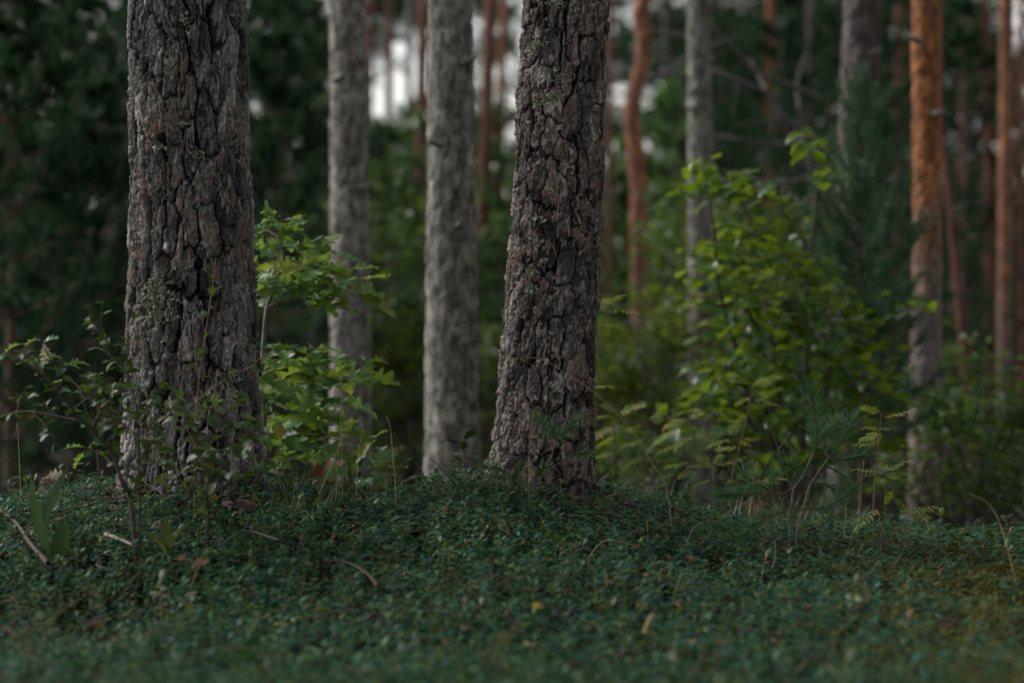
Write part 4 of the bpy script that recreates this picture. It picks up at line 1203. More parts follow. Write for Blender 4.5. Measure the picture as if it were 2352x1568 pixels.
for k, (py, n) in enumerate([(1040, 6), (970, 6), (900, 7), (830, 7), (760, 8), (690, 8), (630, 8), (570, 8), (510, 8), (450, 7), (395, 7), (340, 6), (290, 6), (240, 5)]):
    p = P(1976, py, YPN)
    f = (p.z - pb.z) / (zt_ - pb.z)
    a0 = Rp.uniform(0, 6.28)
    for q in range(n):
        a = a0 + 2 * PI * q / n + Rp.gauss(0, .2)
        el = .25 + .75 * f + Rp.gauss(0, .12)
        d = Vector((math.cos(a) * math.cos(el), math.sin(a) * math.cos(el), math.sin(el)))
        part('branch', Rp.choice(PB), yp, frame(p - pb, d, (0, 0, 1), (1.1 * (1 - f) ** .7 + .26) * Rp.uniform(.7, 1.2)))
mb = MB()
needles(mb, [P(1971, 260, YPN) - pb], [(0, 0, 1)], [.14], 90, .05, .0028, np.random.default_rng(2))
part('leader_shoot', mb.mesh('leader_shoot', M['needle_young'], False), yp)

# ------------------------------------------------------------------ bare dead branches behind the slim pine
YD = 13.5
dbase = P(1890, 1050, YD)
dbase.z = gzf(dbase.x, YD)
dead = thing('dead_tree', dbase, 'dead tree with long bare grey branches arching left toward the slim grey pine', 'dead tree')
stem_part(dead, [([dbase] + px_path([(1885, 700), (1870, 420), (1850, 300), (1835, 250)], YD), .03, .018)], M['twig'], 'trunk', 8)
for pts, r in [([(1850, 300), (1800, 270), (1760, 215), (1700, 190), (1640, 165), (1560, 175), (1480, 180)], .022), ([(1880, 225), (1800, 190), (1740, 165), (1690, 115), (1645, 70), (1600, 40)], .016), ([(1765, 220), (1740, 170), (1720, 130)], .008),
               ([(1865, 330), (1780, 330), (1700, 320), (1630, 310), (1520, 300)], .009), ([(1700, 190), (1690, 230), (1680, 260)], .007), ([(1640, 165), (1590, 150), (1540, 130), (1480, 110)], .007), ([(1845, 290), (1830, 200), (1850, 120)], .012),
               ([(1860, 360), (1930, 300), (1990, 280)], .01), ([(1800, 270), (1760, 280), (1690, 285)], .008), ([(1868, 400), (1790, 420), (1690, 400), (1600, 380)], .007)]:
    stem_part(dead, [(px_path(pts, YD, random.uniform(-.5, .5), .06), r, r * .35)], M['dead_wood'], 'branch', 6)
YB = 16
cb_ = thing('fallen_branch', P(1380, 330, 17), 'thin bare bough crossing the sky gap beside the crooked orange pine', 'branch')
stem_part(cb_, [(px_path([(1500, 175), (1540, 165), (1600, 120), (1680, 90)], YB, .3), .025, .008), (px_path([(1490, 70), (1530, 80), (1580, 75)], YB, .2), .02, .008)], M['dead_wood'], 'bough')

# ------------------------------------------------------------------ sharp little pines
def needle_shoot(root, pts, n, nl, w, seed, r0=.0028, r1=.0016, t0=.0, name='shoot', lmin=28, lmax=68):
    """one shoot: bark-brown axis with a brush of needles"""
    rng = np.random.default_rng(seed)
    pp = smooth_path([np.array(p) - np.array(root.location) for p in pts], 5)
    mb = MB()
    tube(mb, pp, [r0, r1], 5, 1)
    if n:
        seg = np.diff(pp, axis=0)
        ln = np.linalg.norm(seg, axis=1)
        m = len(seg)
        i0 = int(m * t0)
        per = max(2, int(n / max(1, m - i0)))
        rr = nrm(seg[i0:])
        needles(mb, pp[i0:-1], rr, ln[i0:], per, nl, w, rng, 0, lmin, lmax, dec=.1)
        needles(mb, [pp[-1]], [rr[-1]], [.004], int(n * .25), nl, w, rng, 0, 8, 45)
    return part(name, mb.mesh(name, [M['needle'], M['shoot_wood']], False), root)

YQ = GY(1814, 1250, 6.4)
qb = P(1814, 1270, YQ)
qb.z = gzf(qb.x, YQ)
sp = thing('pine_seedling', qb, 'knee-high pine seedling with long-needled brushes on a forked grey stem', 'young tree')
stem_part(sp, [([qb] + px_path([(1814, 1250), (1817, 1182), (1823, 1125), (1842, 1096), (1868, 1042)], YQ, -.03), .0044, .0026), ([qb + Vector((.01, 0, 0))] + px_path([(1830, 1230), (1845, 1166), (1864, 1109), (1903, 1052)], YQ, .08), .004, .0026)], M['stem_pale'], 'stem')
stem_part(sp, [(px_path([(1820, 1118), (1795, 1061), (1782, 1014), (1761, 967)], YQ, -.05), .0026, .0012), (px_path([(1788, 1031), (1800, 1015), (1814, 991)], YQ, .02), .0016, .0008)], M['stem_pale'], 'bare_twig')
shoots = [([(1868, 1042), (1877, 998), (1871, 953), (1866, 914)], 250, 0., -.03), ([(1903, 1052), (1937, 1001), (1957, 969)], 250, 0., .08), ([(1820, 1121), (1795, 1134), (1756, 1133), (1696, 1136), (1664, 1137)], 260, .45, -.08),
          ([(1903, 1052), (1937, 1054), (1969, 1048)], 170, .1, .02), ([(1903, 1052), (1883, 1014), (1876, 990)], 90, .1, .05), ([(1885, 1000), (1908, 978), (1925, 963)], 150, .0, .1),
          ([(1845, 1168), (1814, 1169), (1779, 1182), (1734, 1204)], 180, .4, -.1), ([(1845, 1168), (1890, 1164), (1928, 1150), (1953, 1131)], 240, .3, .05), ([(1861, 1096), (1826, 1077), (1807, 1067)], 170, .1, -.06),
          ([(1814, 1252), (1760, 1254), (1715, 1255), (1671, 1242), (1622, 1222)], 200, .5, -.15), ([(1715, 1255), (1690, 1235), (1664, 1212)], 100, .1, -.05), ([(1770, 1133), (1766, 1115), (1772, 1100)], 50, .2, .0), ([(1756, 1133), (1730, 1115), (1715, 1100)], 110, .2, .0),
          ([(1864, 1109), (1890, 1110), (1910, 1120)], 100, .3, .1), ([(1898, 1070), (1930, 1085), (1945, 1100)], 100, .2, .1)]
for k, (pts, n, t0, d_) in enumerate(shoots):
    needle_shoot(sp, px_path(pts, YQ + .02, d_), int(n * .7), .062 if k not in (2, 6, 9) else .052, .0022, 500 + k, t0=t0)

def small_pine(label, base_px, Y, stems, shoots, seed, nl=.042):
    b = P(base_px[0], base_px[1], Y)
    b.z = gzf(b.x, Y)
    root = thing('pine_seedling', b, label, 'young tree')
    for pts, r in stems:
        w = px_path(pts, Y, 0)
        if pts[0] == base_px:
            w[0] = b.copy()
        stem_part(root, [(w, r, r * .5)], M['stem_pale'], 'stem')
    for k, (pts, n) in enumerate(shoots):
        needle_shoot(root, px_path(pts, Y, random.uniform(-.04, .03)), n, nl, .002, seed + k, .0018, .0011)
    return root
small_pine('tiny pine seedling with a thin pale stem right in front of the leaning flaky pine', (1210, 1215), 6.1,
           [([(1210, 1215), (1216, 1150), (1228, 1105), (1262, 1060), (1275, 1010)], .003), ([(1216, 1125), (1190, 1100), (1165, 1085)], .002), ([(1224, 1105), (1280, 1065), (1320, 1040)], .0015)],
           [([(1275, 1010), (1255, 980), (1232, 960)], 110), ([(1275, 1010), (1300, 992), (1322, 968)], 120), ([(1275, 1010), (1268, 985), (1262, 970)], 60), ([(1300, 1050), (1325, 1042), (1345, 1040)], 90), ([(1165, 1085), (1145, 1078), (1120, 1072)], 110), ([(1180, 1098), (1190, 1085), (1200, 1070)], 90), ([(1228, 1100), (1240, 1085), (1248, 1075)], 70), ([(1185, 1098), (1160, 1098), (1138, 1095)], 90)], 560)
small_pine('smallest pine sprig poking from the slope between the mound and the knee-high seedling', (1552, 1200), 6.5,
           [([(1552, 1200), (1555, 1175), (1562, 1150)], .0022)], [([(1558, 1160), (1572, 1134), (1585, 1110)], 110), ([(1556, 1185), (1570, 1172), (1582, 1160)], 60), ([(1552, 1180), (1562, 1200), (1590, 1212)], 50)], 580, .045)

# ------------------------------------------------------------------ rowans
def rowan(label, base_px, Y, stem, fronds, r=.0028, size=1., group='rowan seedlings'):
    b = P(base_px[0], base_px[1], Y)
    b.z = gzf(b.x, Y)
    root = thing('rowan_seedling', b, label, 'young tree', group)
    stem_part(root, [([b] + px_path(stem, Y), r, r * .45)], M['stem_red'], 'stem')
    for (x0, y0), (x1, y1) in fronds:
        dy = random.uniform(-.05, .05)
        a, c = P(x0, y0, Y), P(x1, y1, Y + dy)
        L = (c - a).length
        if L > .09:                           # leaf stalk first
            k = a.lerp(c, 1 - .075 / L) + Vector((0, 0, .006))
            stem_part(root, [([a, a.lerp(k, .5) + Vector((0, 0, .004)), k], .0011, .0008)], M['stem_red'], 'stalk', 4)
            a = k
        part('leaf', random.choice(ROW), root, frame(a - b, c - a + Vector((0, 0, .01)), (random.gauss(0, .2), random.gauss(-.1, .22), 1), size * min(1.2, max(.5, (c - a).length / .085))))
rowan('tall thin rowan seedling right of the knee-high pine, with fronds at three levels', (2003, 1262), 6.9, [(2005, 1200), (2010, 1102), (2020, 1007), (2024, 951)],
      [((2024, 951), (1982, 934)), ((2024, 962), (2087, 948)), ((2020, 990), (1982, 1014)), ((2020, 988), (2042, 988)), ((2021, 985), (1990, 985)), ((2020, 1014), (2112, 1036)), ((2018, 1020), (1966, 1024)), ((2021, 988), (2010, 1012))])
rowan('pale-leaved rowan seedling nearest the camera at the right, one long side leaf', (2023, 1290), GY(2023, 1275, 6.4), [(2026, 1220), (2034, 1182), (2033, 1087)],
      [((2033, 1085), (1972, 1082)), ((2033, 1085), (2074, 1064)), ((2033, 1085), (2087, 1092)), ((2033, 1085), (2056, 1100)), ((2033, 1086), (1996, 1093)), ((2033, 1085), (2030, 1074)), ((2034, 1165), (1974, 1198)), ((2034, 1130), (2078, 1164)), ((2036, 1192), (2141, 1166)), ((2060, 1180), (2123, 1182)), ((2034, 1165), (2040, 1140))], size=1.05)
rowan('rowan seedling with a flat top frond in front of the broad-leaved bush', (1672, 1230), 7.4, [(1678, 1150), (1680, 1102), (1696, 1039), (1715, 960), (1728, 885)],
      [((1728, 884), (1676, 874)), ((1728, 884), (1782, 866)), ((1728, 886), (1700, 868)), ((1728, 886), (1752, 872)), ((1724, 912), (1695, 926)), ((1724, 912), (1785, 934)), ((1712, 970), (1671, 966)), ((1712, 968), (1690, 950)), ((1702, 1010), (1633, 1020)), ((1702, 1010), (1741, 1010)), ((1702, 1010), (1718, 1026)), ((1698, 1030), (1650, 1030)), ((1730, 925), (1758, 915))])
rowan('yellowish rowan seedling left of the flat-topped one, soft in focus', (1596, 1230), 8.0, [(1598, 1100), (1594, 1030), (1590, 990), (1580, 960)],
      [((1585, 975), (1512, 1008)), ((1585, 975), (1630, 1000)), ((1582, 965), (1550, 965)), ((1582, 965), (1610, 950)), ((1590, 1000), (1560, 1020)), ((1590, 1000), (1615, 1010)), ((1592, 1060), (1545, 1072)), ((1592, 1060), (1632, 1068)), ((1594, 1080), (1570, 1090)), ((1580, 960), (1540, 980)), ((1590, 1050), (1620, 1055)), ((1588, 1010), (1530, 1030))], size=1.15)
rowan('small rowan with stacked fronds close right of the foot of the flaky pine', (1408, 1190), 8.3, [(1409, 1060), (1412, 985), (1416, 940)],
      [((1414, 955), (1370, 960)), ((1414, 955), (1462, 930)), ((1412, 975), (1372, 1000)), ((1412, 975), (1456, 985)), ((1414, 950), (1390, 935)), ((1412, 990), (1440, 1005)), ((1412, 1000), (1385, 1020)), ((1416, 942), (1440, 950)), ((1410, 1040), (1380, 1050)), ((1410, 1040), (1435, 1050))], size=1.2)
rowan('rowan twig peeping out from behind the flaky pine', (1340, 1160), 7.2, [(1345, 900), (1362, 760), (1378, 700)],
      [((1372, 720), (1452, 714)), ((1376, 704), (1420, 682)), ((1374, 712), (1400, 720)), ((1366, 745), (1400, 750)), ((1352, 890), (1392, 888)), ((1376, 704), (1395, 690))], r=.004, size=1.1)
rowan('short drooping rowan sprig under the knee-high pine', (1868, 1265), 6.9, [(1868, 1230), (1867, 1205)],
      [((1867, 1206), (1905, 1215)), ((1867, 1206), (1830, 1205)), ((1867, 1206), (1880, 1195)), ((1867, 1210), (1850, 1222))], size=.9)
rowan('rowan seedling low behind the left shoots of the knee-high pine', (1745, 1225), 7.3, [(1745, 1150), (1744, 1100)],
      [((1744, 1100), (1700, 1092)), ((1744, 1100), (1800, 1096)), ((1744, 1104), (1720, 1112)), ((1744, 1104), (1775, 1108)), ((1744, 1100), (1740, 1080))], size=1.)

rowan('pale yellowish rowan seedling between the stacked-frond one and the soft one', (1480, 1190), 8.6, [(1481, 1080), (1484, 1010), (1490, 965)],
      [((1488, 975), (1445, 985)), ((1488, 975), (1530, 962)), ((1484, 1005), (1448, 1022)), ((1484, 1005), (1522, 1018)), ((1490, 966), (1510, 948)), ((1490, 966), (1468, 952)), ((1482, 1050), (1452, 1062)), ((1482, 1050), (1515, 1058)), ((1484, 1020), (1500, 1035))], size=1.3)
rowan('rowan seedling with thin side fronds between the flat-topped rowan and the knee-high pine', (1640, 1220), 7.8, [(1641, 1120), (1640, 1070)],
      [((1640, 1072), (1598, 1070)), ((1640, 1072), (1684, 1062)), ((1641, 1100), (1605, 1112)), ((1641, 1100), (1680, 1108)), ((1640, 1071), (1655, 1052)), ((1640, 1071), (1622, 1055))], size=1.2)

# ------------------------------------------------------------------ lilies, stalks, twigs, litter
def blade(root, pts, wpx, Y, mat, dY=0., facing=(0, -1, .3)):
    pp = smooth_path([np.array(p) for p in px_path(pts, Y, dY)], 6)
    n = len(pp)
    t = np.linspace(0, 1, n)
    w = np.maximum(.0006, np.sin(PI * np.clip(t * .93 + .07, 0, 1)) ** .8 * wpx * Y / FOC / 2)
    T = nrm(np.gradient(pp, axis=0))
    f = nrm(np.array(facing, float))
    s = nrm(np.cross(T, f))
    nn = np.cross(s, T)
    base = np.array(root.location)
    V = np.stack([pp - s * w[:, None] - nn * w[:, None] * .25, pp, pp + s * w[:, None] - nn * w[:, None] * .25], 1).reshape(-1, 3) - base
    I, J = np.meshgrid(np.arange(n - 1), np.arange(2), indexing='ij')
    Q = np.stack([I * 3 + J, I * 3 + J + 1, (I + 1) * 3 + J + 1, (I + 1) * 3 + J], -1).reshape(-1, 4)
    mb = MB()
    mb.add(V, Q)
    part('leaf', mb.mesh('leaf', mat), root)
YL = GY(122, 1262)
lb = P(122, 1285, YL)
lb.z = gzf(lb.x, YL)
lil = thing('lily_plant', lb, 'plant with two tall strap-like dark green leaves and one broad one at the lower left', 'plant')
blade(lil, [(120, 1285), (100, 1240), (85, 1190), (76, 1140), (70, 1094)], 24, YL, M['lily'])
blade(lil, [(112, 1275), (98, 1210), (108, 1160), (132, 1115), (157, 1070)], 27, YL, M['lily'], .05)
blade(lil, [(124, 1290), (133, 1262), (142, 1228), (148, 1187)], 42, YL, M['lily'], -.03)
YL2 = GY(384, 1262)
b2 = P(384, 1280, YL2)
b2.z = gzf(b2.x, YL2)
lil2 = thing('may_lily', b2, 'low plant with one upright light yellow-green leaf under the dark shrub', 'plant')
blade(lil2, [(386, 1275), (383, 1245), (380, 1220), (381, 1192)], 34, YL2, M['lily_light'])
blade(lil2, [(386, 1275), (370, 1245), (340, 1222), (300, 1210)], 22, YL2, M['lily_light'], -.03, (0, -.4, 1))
blade(lil2, [(386, 1275), (400, 1230), (425, 1205), (440, 1196)], 18, YL2, M['lily_light'], .05, (0, -.4, 1))

def stalk(pts, Y, label, r=.0011, head=0., dY=0., group='dry grass stalks'):
    b = P(pts[0][0], pts[0][1], Y)
    b.z = min(b.z, gzf(b.x, Y) + .03)
    pp = smooth_path([np.array(b)] + [np.array(p) for p in px_path(pts[1:], Y, dY)], 7) - np.array(b)
    root = thing('grass_stalk', b, label, 'grass stalk', group)
    mb = MB()
    tube(mb, pp, [r, r * .6], 4)
    part('stem', mb.mesh('stem', M['straw']), root)
    if head:
        mb = MB()
        rng = np.random.default_rng(len(pts) * 7 + int(pts[0][0]))
        k = int(len(pp) * (1 - head))
        tail = pp[k:]
        d = nrm(np.diff(tail, axis=0))
        needles(mb, tail[:-1], d, np.linalg.norm(np.diff(tail, axis=0), axis=1), 5, .009, .0022, rng, 0, 15, 40)
        part('seed_head', mb.mesh('seed_head', M['straw'], False), root)
stalk([(1550, 1170), (1530, 1120), (1500, 1066), (1450, 985), (1370, 905), (1290, 850), (1245, 825), (1218, 822), (1205, 828)], 6.1, 'long dry grass stalk arching across the leaning flaky pine trunk', .0009, .12)
stalk([(766, 1210), (774, 1100), (780, 995), (785, 922), (782, 840)], 6.2, 'tall straight straw stalk with a seed head in front of the oak leaves', .0011, .3)
stalk([(788, 1210), (786, 1090), (784, 1010), (783, 930), (786, 880)], 6.25, 'second tall straw stalk, crossing the seed-headed one', .001)
stalk([(700, 1215), (735, 1130), (773, 1039), (804, 957)], 6.1, 'straw stalk slanting right with a feathery tip below the oak sapling', .0011, .3)
stalk([(912, 1175), (908, 1110), (903, 1053), (897, 985), (888, 957)], 6.5, 'single curved straw stalk left of the pale mottled pine', .001, .2)
stalk([(816, 1150), (822, 1060), (832, 990)], 6.6, 'short straw stalk under the right tip of the oak sapling', .0009, .3)
stalk([(50, 1170), (46, 1090), (42, 1005), (39, 975)], 6.4, 'lone dry stalk at the far left', .001, .3)
stalk([(1938, 1260), (1943, 1160), (1949, 1040)], 6.5, 'thin straw stalk right of the knee-high pine brushes', .0008)
stalk([(1962, 1275), (1974, 1160), (1984, 1055)], 6.4, 'thin straw stalk with a seed head between the knee-high pine and the rowans', .0009, .2)
stalk([(1216, 1215), (1215, 1100), (1218, 1000), (1225, 945)], 6.0, 'upright straw stalk in front of the flaky pine foot', .0008, .15)
stalk([(470, 1010), (478, 960), (492, 900), (500, 850)], 6.1, 'fine straw stalk against the thick pine bark', .0008, .2)
stalk([(2352, 1240), (2290, 1185), (2225, 1130)], 5.4, 'blurred pale stalk slanting at the right edge', .0012)
stalk([(1330, 1258), (1380, 1246), (1430, 1244), (1480, 1262)], 5.6, 'straw stalk bowed flat over the leafy mound', .001)
stalk([(515, 1195), (540, 1175), (562, 1205)], 5.9, 'short bent straw by the brown bark piece', .0012)

def twig(pts, Y, label, r=.002, mat='twig', side=(), dY=0., name='twig', group='fallen twigs'):
    lying = dY == 'lie'
    way = (lambda q: [G(a, c, r * .6 + .004) for a, c in q]) if lying else (lambda q: px_path(q, Y, dY))
    b = way(pts)[0]
    root = thing(name, b, label, 'twig', group)
    mb = MB()
    tube(mb, smooth_path([np.array(p) - np.array(b) for p in way(pts)], 5), [r, r * .5], 6, rough=.25)
    for s in side:
        tube(mb, smooth_path([np.array(p) - np.array(b) for p in way(s)], 5), [r * .7, r * .3], 5, rough=.25)
    part('stem', mb.mesh('stem', M[mat]), root)
    return root
twig([(985, 1125), (975, 1095), (962, 1072), (947, 1055)], 6.45, 'dark bare twig rising left of the mound', .0022)
twig([(1040, 1105), (1018, 1082), (1002, 1063), (986, 1053)], 6.45, 'bare twig tilted left on the mound crest', .0018)
twig([(985, 1125), (1005, 1100), (1037, 1080), (1056, 1085), (1072, 1077)], 6.4, 'forked twig lying along the mound crest', .002, side=([(1037, 1080), (1045, 1092), (1050, 1100)],))
twig([(1092, 1075), (1087, 1050), (1084, 1033), (1091, 1014)], 6.3, 'kinked dark twig standing by the left edge of the flaky pine', .0024, side=([(1086, 1040), (1094, 1043)],))
twig([(975, 1150), (945, 1118), (923, 1104)], 6.4, 'thin twig curving up beside the straw stalk', .0018, side=([(950, 1125), (947, 1140)],))
twig([(690, 1150), (702, 1128), (716, 1110)], 6.4, 'short upright twig below the oak sapling', .002)
twig([(650, 1142), (720, 1140), (790, 1140), (860, 1136)], 6.4, 'long straight twig lying under the oak sapling', .0022)
twig([(1505, 1172), (1520, 1140), (1530, 1110), (1528, 1085)], 6.3, 'curved bare twig on the right slope of the mound', .0016)
twig([(1578, 1262), (1585, 1228), (1610, 1200), (1650, 1198)], GY(1578, 1262), 'hooked grey twig left of the knee-high pine', .0024, 'dead_wood')
twig([(1590, 1260), (1620, 1240), (1640, 1212)], GY(1590, 1260), 'straight grey twig leaning beside the hooked one', .002, 'dead_wood')
twig([(1775, 1300), (1782, 1275), (1780, 1240)], GY(1775, 1300), 'pale stub of twig in front of the knee-high pine stem', .0026, 'stem_pale')
twig([(640, 1245), (560, 1225), (500, 1262)], 5.3, 'grey fallen branch lying in the dark hollow', .003, 'dead_wood', side=([(560, 1225), (570, 1200)],), dY='lie')
twig([(110, 1300), (70, 1255), (35, 1205), (-20, 1165)], 4.9, 'thick brown stick leaning in at the lower left edge', .006, 'litter', dY='lie')
twig([(242, 1233), (270, 1243), (303, 1257)], 5.0, 'short pale peeled stick lying among the leaves', .0055, 'pale_wood', dY='lie')
twig([(868, 1352), (845, 1325), (800, 1298), (740, 1292)], 4.5, 'blurred brown stick curving through the foreground leaves', .0038, 'litter', dY='lie')
twig([(715, 1432), (760, 1416), (808, 1408)], 4.0, 'blurred straight brown stick in the near foreground', .0045, 'litter', dY='lie')
twig([(1072, 1370), (1068, 1395)], GY(1072, 1370), 'blurred whitish chip standing in the near leaves', .0065, 'pale_wood')
twig([(2330, 1285), (2300, 1275), (2270, 1290)], 5.5, 'brown twig at the right edge beside the moss', .004, 'litter', dY='lie')
twig([(2080, 1262), (2062, 1240), (2052, 1222)], GY(2080, 1262), 'small forked twig right of the rowans', .002, side=([(2066, 1246), (2082, 1236)],))
twig([(1480, 1455), (1490, 1425), (1500, 1408)], GY(1480, 1455), 'blurred ochre stalk in the near foreground', .004, 'straw')

def litter(name, me, px, py, Y, d, up, s, label, cat, group=None):
    o = part(name, me)
    o.matrix_basis = frame(G(px, py, .012) if Y < 6 else P(px, py, Y), d, up, s)
    tag(o, label, cat, group)
    return o
litter('dead_leaf', OAKB[0], 395, 1296, 4.95, (1, .2, .1), (0, -.6, 1), .62, 'small curled tan leaf in the dark hollow', 'leaf')
litter('dead_leaf', OAKB[0], 436, 1318, 4.85, (.8, .1, .55), (.3, -.8, .6), .6, 'larger crumpled tan leaf beside the small one', 'leaf')
litter('dead_leaf', OAKB[0], 86, 1110, 6.7, (.9, .2, .35), (0, -1, .6), .95, 'brownish dry leaf left of the strap-leaved plant tip', 'leaf')
litter('dead_leaf', OAKP[0], 100, 1098, 6.7, (1, 0, .25), (0, -1, .4), .8, 'cream dry leaf near the tips of the strap-leaved plant', 'leaf')
litter('dead_leaf', leaf_mesh('yellow_leaf', M['yellow_leaf'], .03, .02, oval, 7, .3, .2), 1220, 1405, 4.1, (1, 0, .1), (0, -.7, 1), .9, 'small bright yellow leaf fallen in the near foreground', 'leaf')
# bark piece: rough curved slab
rngb = np.random.default_rng(77)
t_, s_ = np.meshgrid(np.linspace(0, 1, 9), np.linspace(-1, 1, 7), indexing='ij')
w_b = .5 * np.sin(PI * np.clip(t_ * .85 + .1, 0, 1)) ** .5
top = np.stack([t_ * .055, s_ * .018 * w_b * 2, .010 * (1 - s_ ** 2) + .004 * rngb.random(t_.shape)], -1).reshape(-1, 3)
bot = top - np.array([0, 0, .006])
I, J = np.meshgrid(np.arange(8), np.arange(6), indexing='ij')
q = np.stack([I * 7 + J, I * 7 + J + 1, (I + 1) * 7 + J + 1, (I + 1) * 7 + J], -1).reshape(-1, 4)
rim = [k for k in range(7)] + [7 * k + 6 for k in range(1, 9)] + [56 + k for k in range(5, -1, -1)] + [7 * k for k in range(7, 0, -1)]
rq = [[rim[k], rim[(k + 1) % len(rim)], rim[(k + 1) % len(rim)] + 63, rim[k] + 63] for k in range(len(rim))]
mb = MB()
mb.add(np.concatenate([top, bot]), np.concatenate([q, q[:, ::-1] + 63, np.array(rq)]))
bp = part('bark_piece', mb.mesh('bark_piece', M['litter']))
bp.matrix_basis = Matrix.Translation(G(540, 1166, .012)) @ Matrix.Rotation(.25, 4, 'Y') @ Matrix.Rotation(.9, 4, 'X')
tag(bp, 'brown shed bark flake lying at the foot of the thick pine', 'bark piece')

# moss cushion
mb = MB()
n_ = 14
th_, ph_ = np.meshgrid(np.linspace(0, 2 * PI, 24, endpoint=False), np.linspace(.05, 1.5, n_))
rr_ = .075 * (1 + .25 * (fbm(th_ * 2, ph_ * 3, 8, None, 3) - .5))
V = np.stack([rr_ * 1.0 * np.cos(th_) * np.sin(ph_), rr_ * .9 * np.sin(th_) * np.sin(ph_), rr_ * .55 * np.cos(ph_)], -1).reshape(-1, 3)
I, J = np.meshgrid(np.arange(n_ - 1), np.arange(24), indexing='ij')
mb.add(V, np.stack([I * 24 + J, (I + 1) * 24 + J, (I + 1) * 24 + (J + 1) % 24, I * 24 + (J + 1) % 24], -1).reshape(-1, 4))
nr = nrm(V)
sel = np.random.default_rng(4).integers(0, len(V), 900)
needles(mb, V[sel] - nr[sel] * .002, nr[sel], np.full(900, .004), 4, .011, .0022, np.random.default_rng(5), 0, 10, 60)
moss_me = mb.mesh('moss_cushion', M['moss'])
for px, py, Y, s, lb_ in ((2185, 1290, 6.15, 1., 'yellow-green moss cushion on the right slope below the rowans'), (2300, 1330, 5.6, 1.2, 'flat brownish-green moss cushion at the right edge')):
    o = part('moss_cushion', moss_me)
    p = P(px, py, Y)
    o.matrix_basis = Matrix.Translation((p.x, Y, gzf(p.x, Y) + .06)) @ Matrix.Diagonal((s, s, s, 1))
    tag(o, lb_, 'moss')

# red berries
def berry_mesh():
    mb = MB()
    a, b = np.meshgrid(np.linspace(0, 2 * PI, 8, endpoint=False), np.linspace(.02, PI - .02, 6))
    V = .0042 * np.stack([np.cos(a) * np.sin(b), np.sin(a) * np.sin(b), np.cos(b)], -1).reshape(-1, 3)
    I, J = np.meshgrid(np.arange(5), np.arange(8), indexing='ij')
    mb.add(V, np.stack([I * 8 + J, (I + 1) * 8 + J, (I + 1) * 8 + (J + 1) % 8, I * 8 + (J + 1) % 8], -1).reshape(-1, 4))
    return mb.mesh('lingonberry', M['berry'])
BER = berry_mesh()
bspots = [(100, 1128, 6.5, 1.0), (106, 1130, 6.5, 1.), (103, 1134, 6.49, 1.), (58, 1172, 6.2, 1.), (44, 1185, 6.1, 1.), (270, 1195, 5.6, 1.2), (722, 1122, 6.5, 1.), (745, 1152, 6.45, 1.), (758, 1142, 6.45, 1.), (826, 1141, 6.4, 1.1), (829, 1146, 6.39, 1.1), (792, 1165, 6.2, 1.),
          (813, 1210, 6., 1.), (766, 1236, 5.8, 1.), (1025, 1166, 6.1, 1.1), (1084, 1165, 6.1, 1.), (1012, 1240, 5.6, 1.), (1240, 1240, 5.7, 1.), (1438, 1158, 6.35, 1.2), (1545, 1167, 6.4, 1.3), (1470, 1180, 6.2, 1.), (1428, 1262, 5.5, 1.1), (1466, 1255, 5.5, 1.), (1590, 1285, 5.4, 1.1), (1538, 1283, 5.4, 1.),
          (1758, 1285, 5.5, 1.1), (2045, 1246, 6.2, 1.2), (2049, 1250, 6.2, 1.1), (2165, 1310, 5.6, 1.1), (1985, 1330, 5.2, 1.3), (2030, 1335, 5.1, 1.3), (1560, 1392, 4.3, 1.2), (1795, 1458, 4.0, 2.), (1780, 1475, 4.0, 1.4), (1860, 1395, 4.4, 1.3), (677, 1288, 5., 1.3), (930, 1320, 4.8, 1.2), (1165, 1410, 4.2, 1.1), (645, 1375, 4.5, 1.2), (1410, 1340, 4.8, 1.)]
for px, py, Y, s in bspots:
    o = part('lingonberry', BER)
    p = G(px, py, .002)
    o.matrix_basis = Matrix.Translation(p) @ Matrix.Diagonal((s, s, s, 1))
    tag(o, 'small round red berry among the dark green ground leaves', 'berry', 'red berries in the ground cover')

# rusty bracken scraps
def frond_mesh():
    mb = MB()
    tube(mb, [(0, 0, 0), (0, .05, .05), (0, .12, .07)], [.001, .0005], 3, 0, cap=False)
    for q in range(9):
        t = q / 8
        b = np.array([0, .02 + .1 * t, .02 + .055 * t])
        for s in (-1, 1):
            l = .05 * (1 - .75 * t)
            mb.add([b, b + np.array([s * l * .5, .012, .004]), b + np.array([s * l, .008, -.006]), b + np.array([s * l * .5, -.004, .002])], [[0, 1, 2, 3]])
    return mb.mesh('frond', M['bracken'])
FR = frond_mesh()
for px, py, Y, s, lb_ in ((750, 1100, 8.2, .9, 'rusty red frond behind the oak sapling, low by the straw stalks'), (1720, 1180, 7.6, .7, 'rusty orange frond behind the shoots of the knee-high pine')):
    p = P(px, py, Y)
    b = Vector((p.x, Y, gzf(p.x, Y)))
    root = thing('withered_fern', b, lb_, 'fern')
    for q in range(5):
        part('frond', FR, root, frame((0, 0, max(.02, p.z - b.z - .05)), (math.cos(q * 1.3), math.sin(q * 1.3), .8), (0, -.3, 1), s))

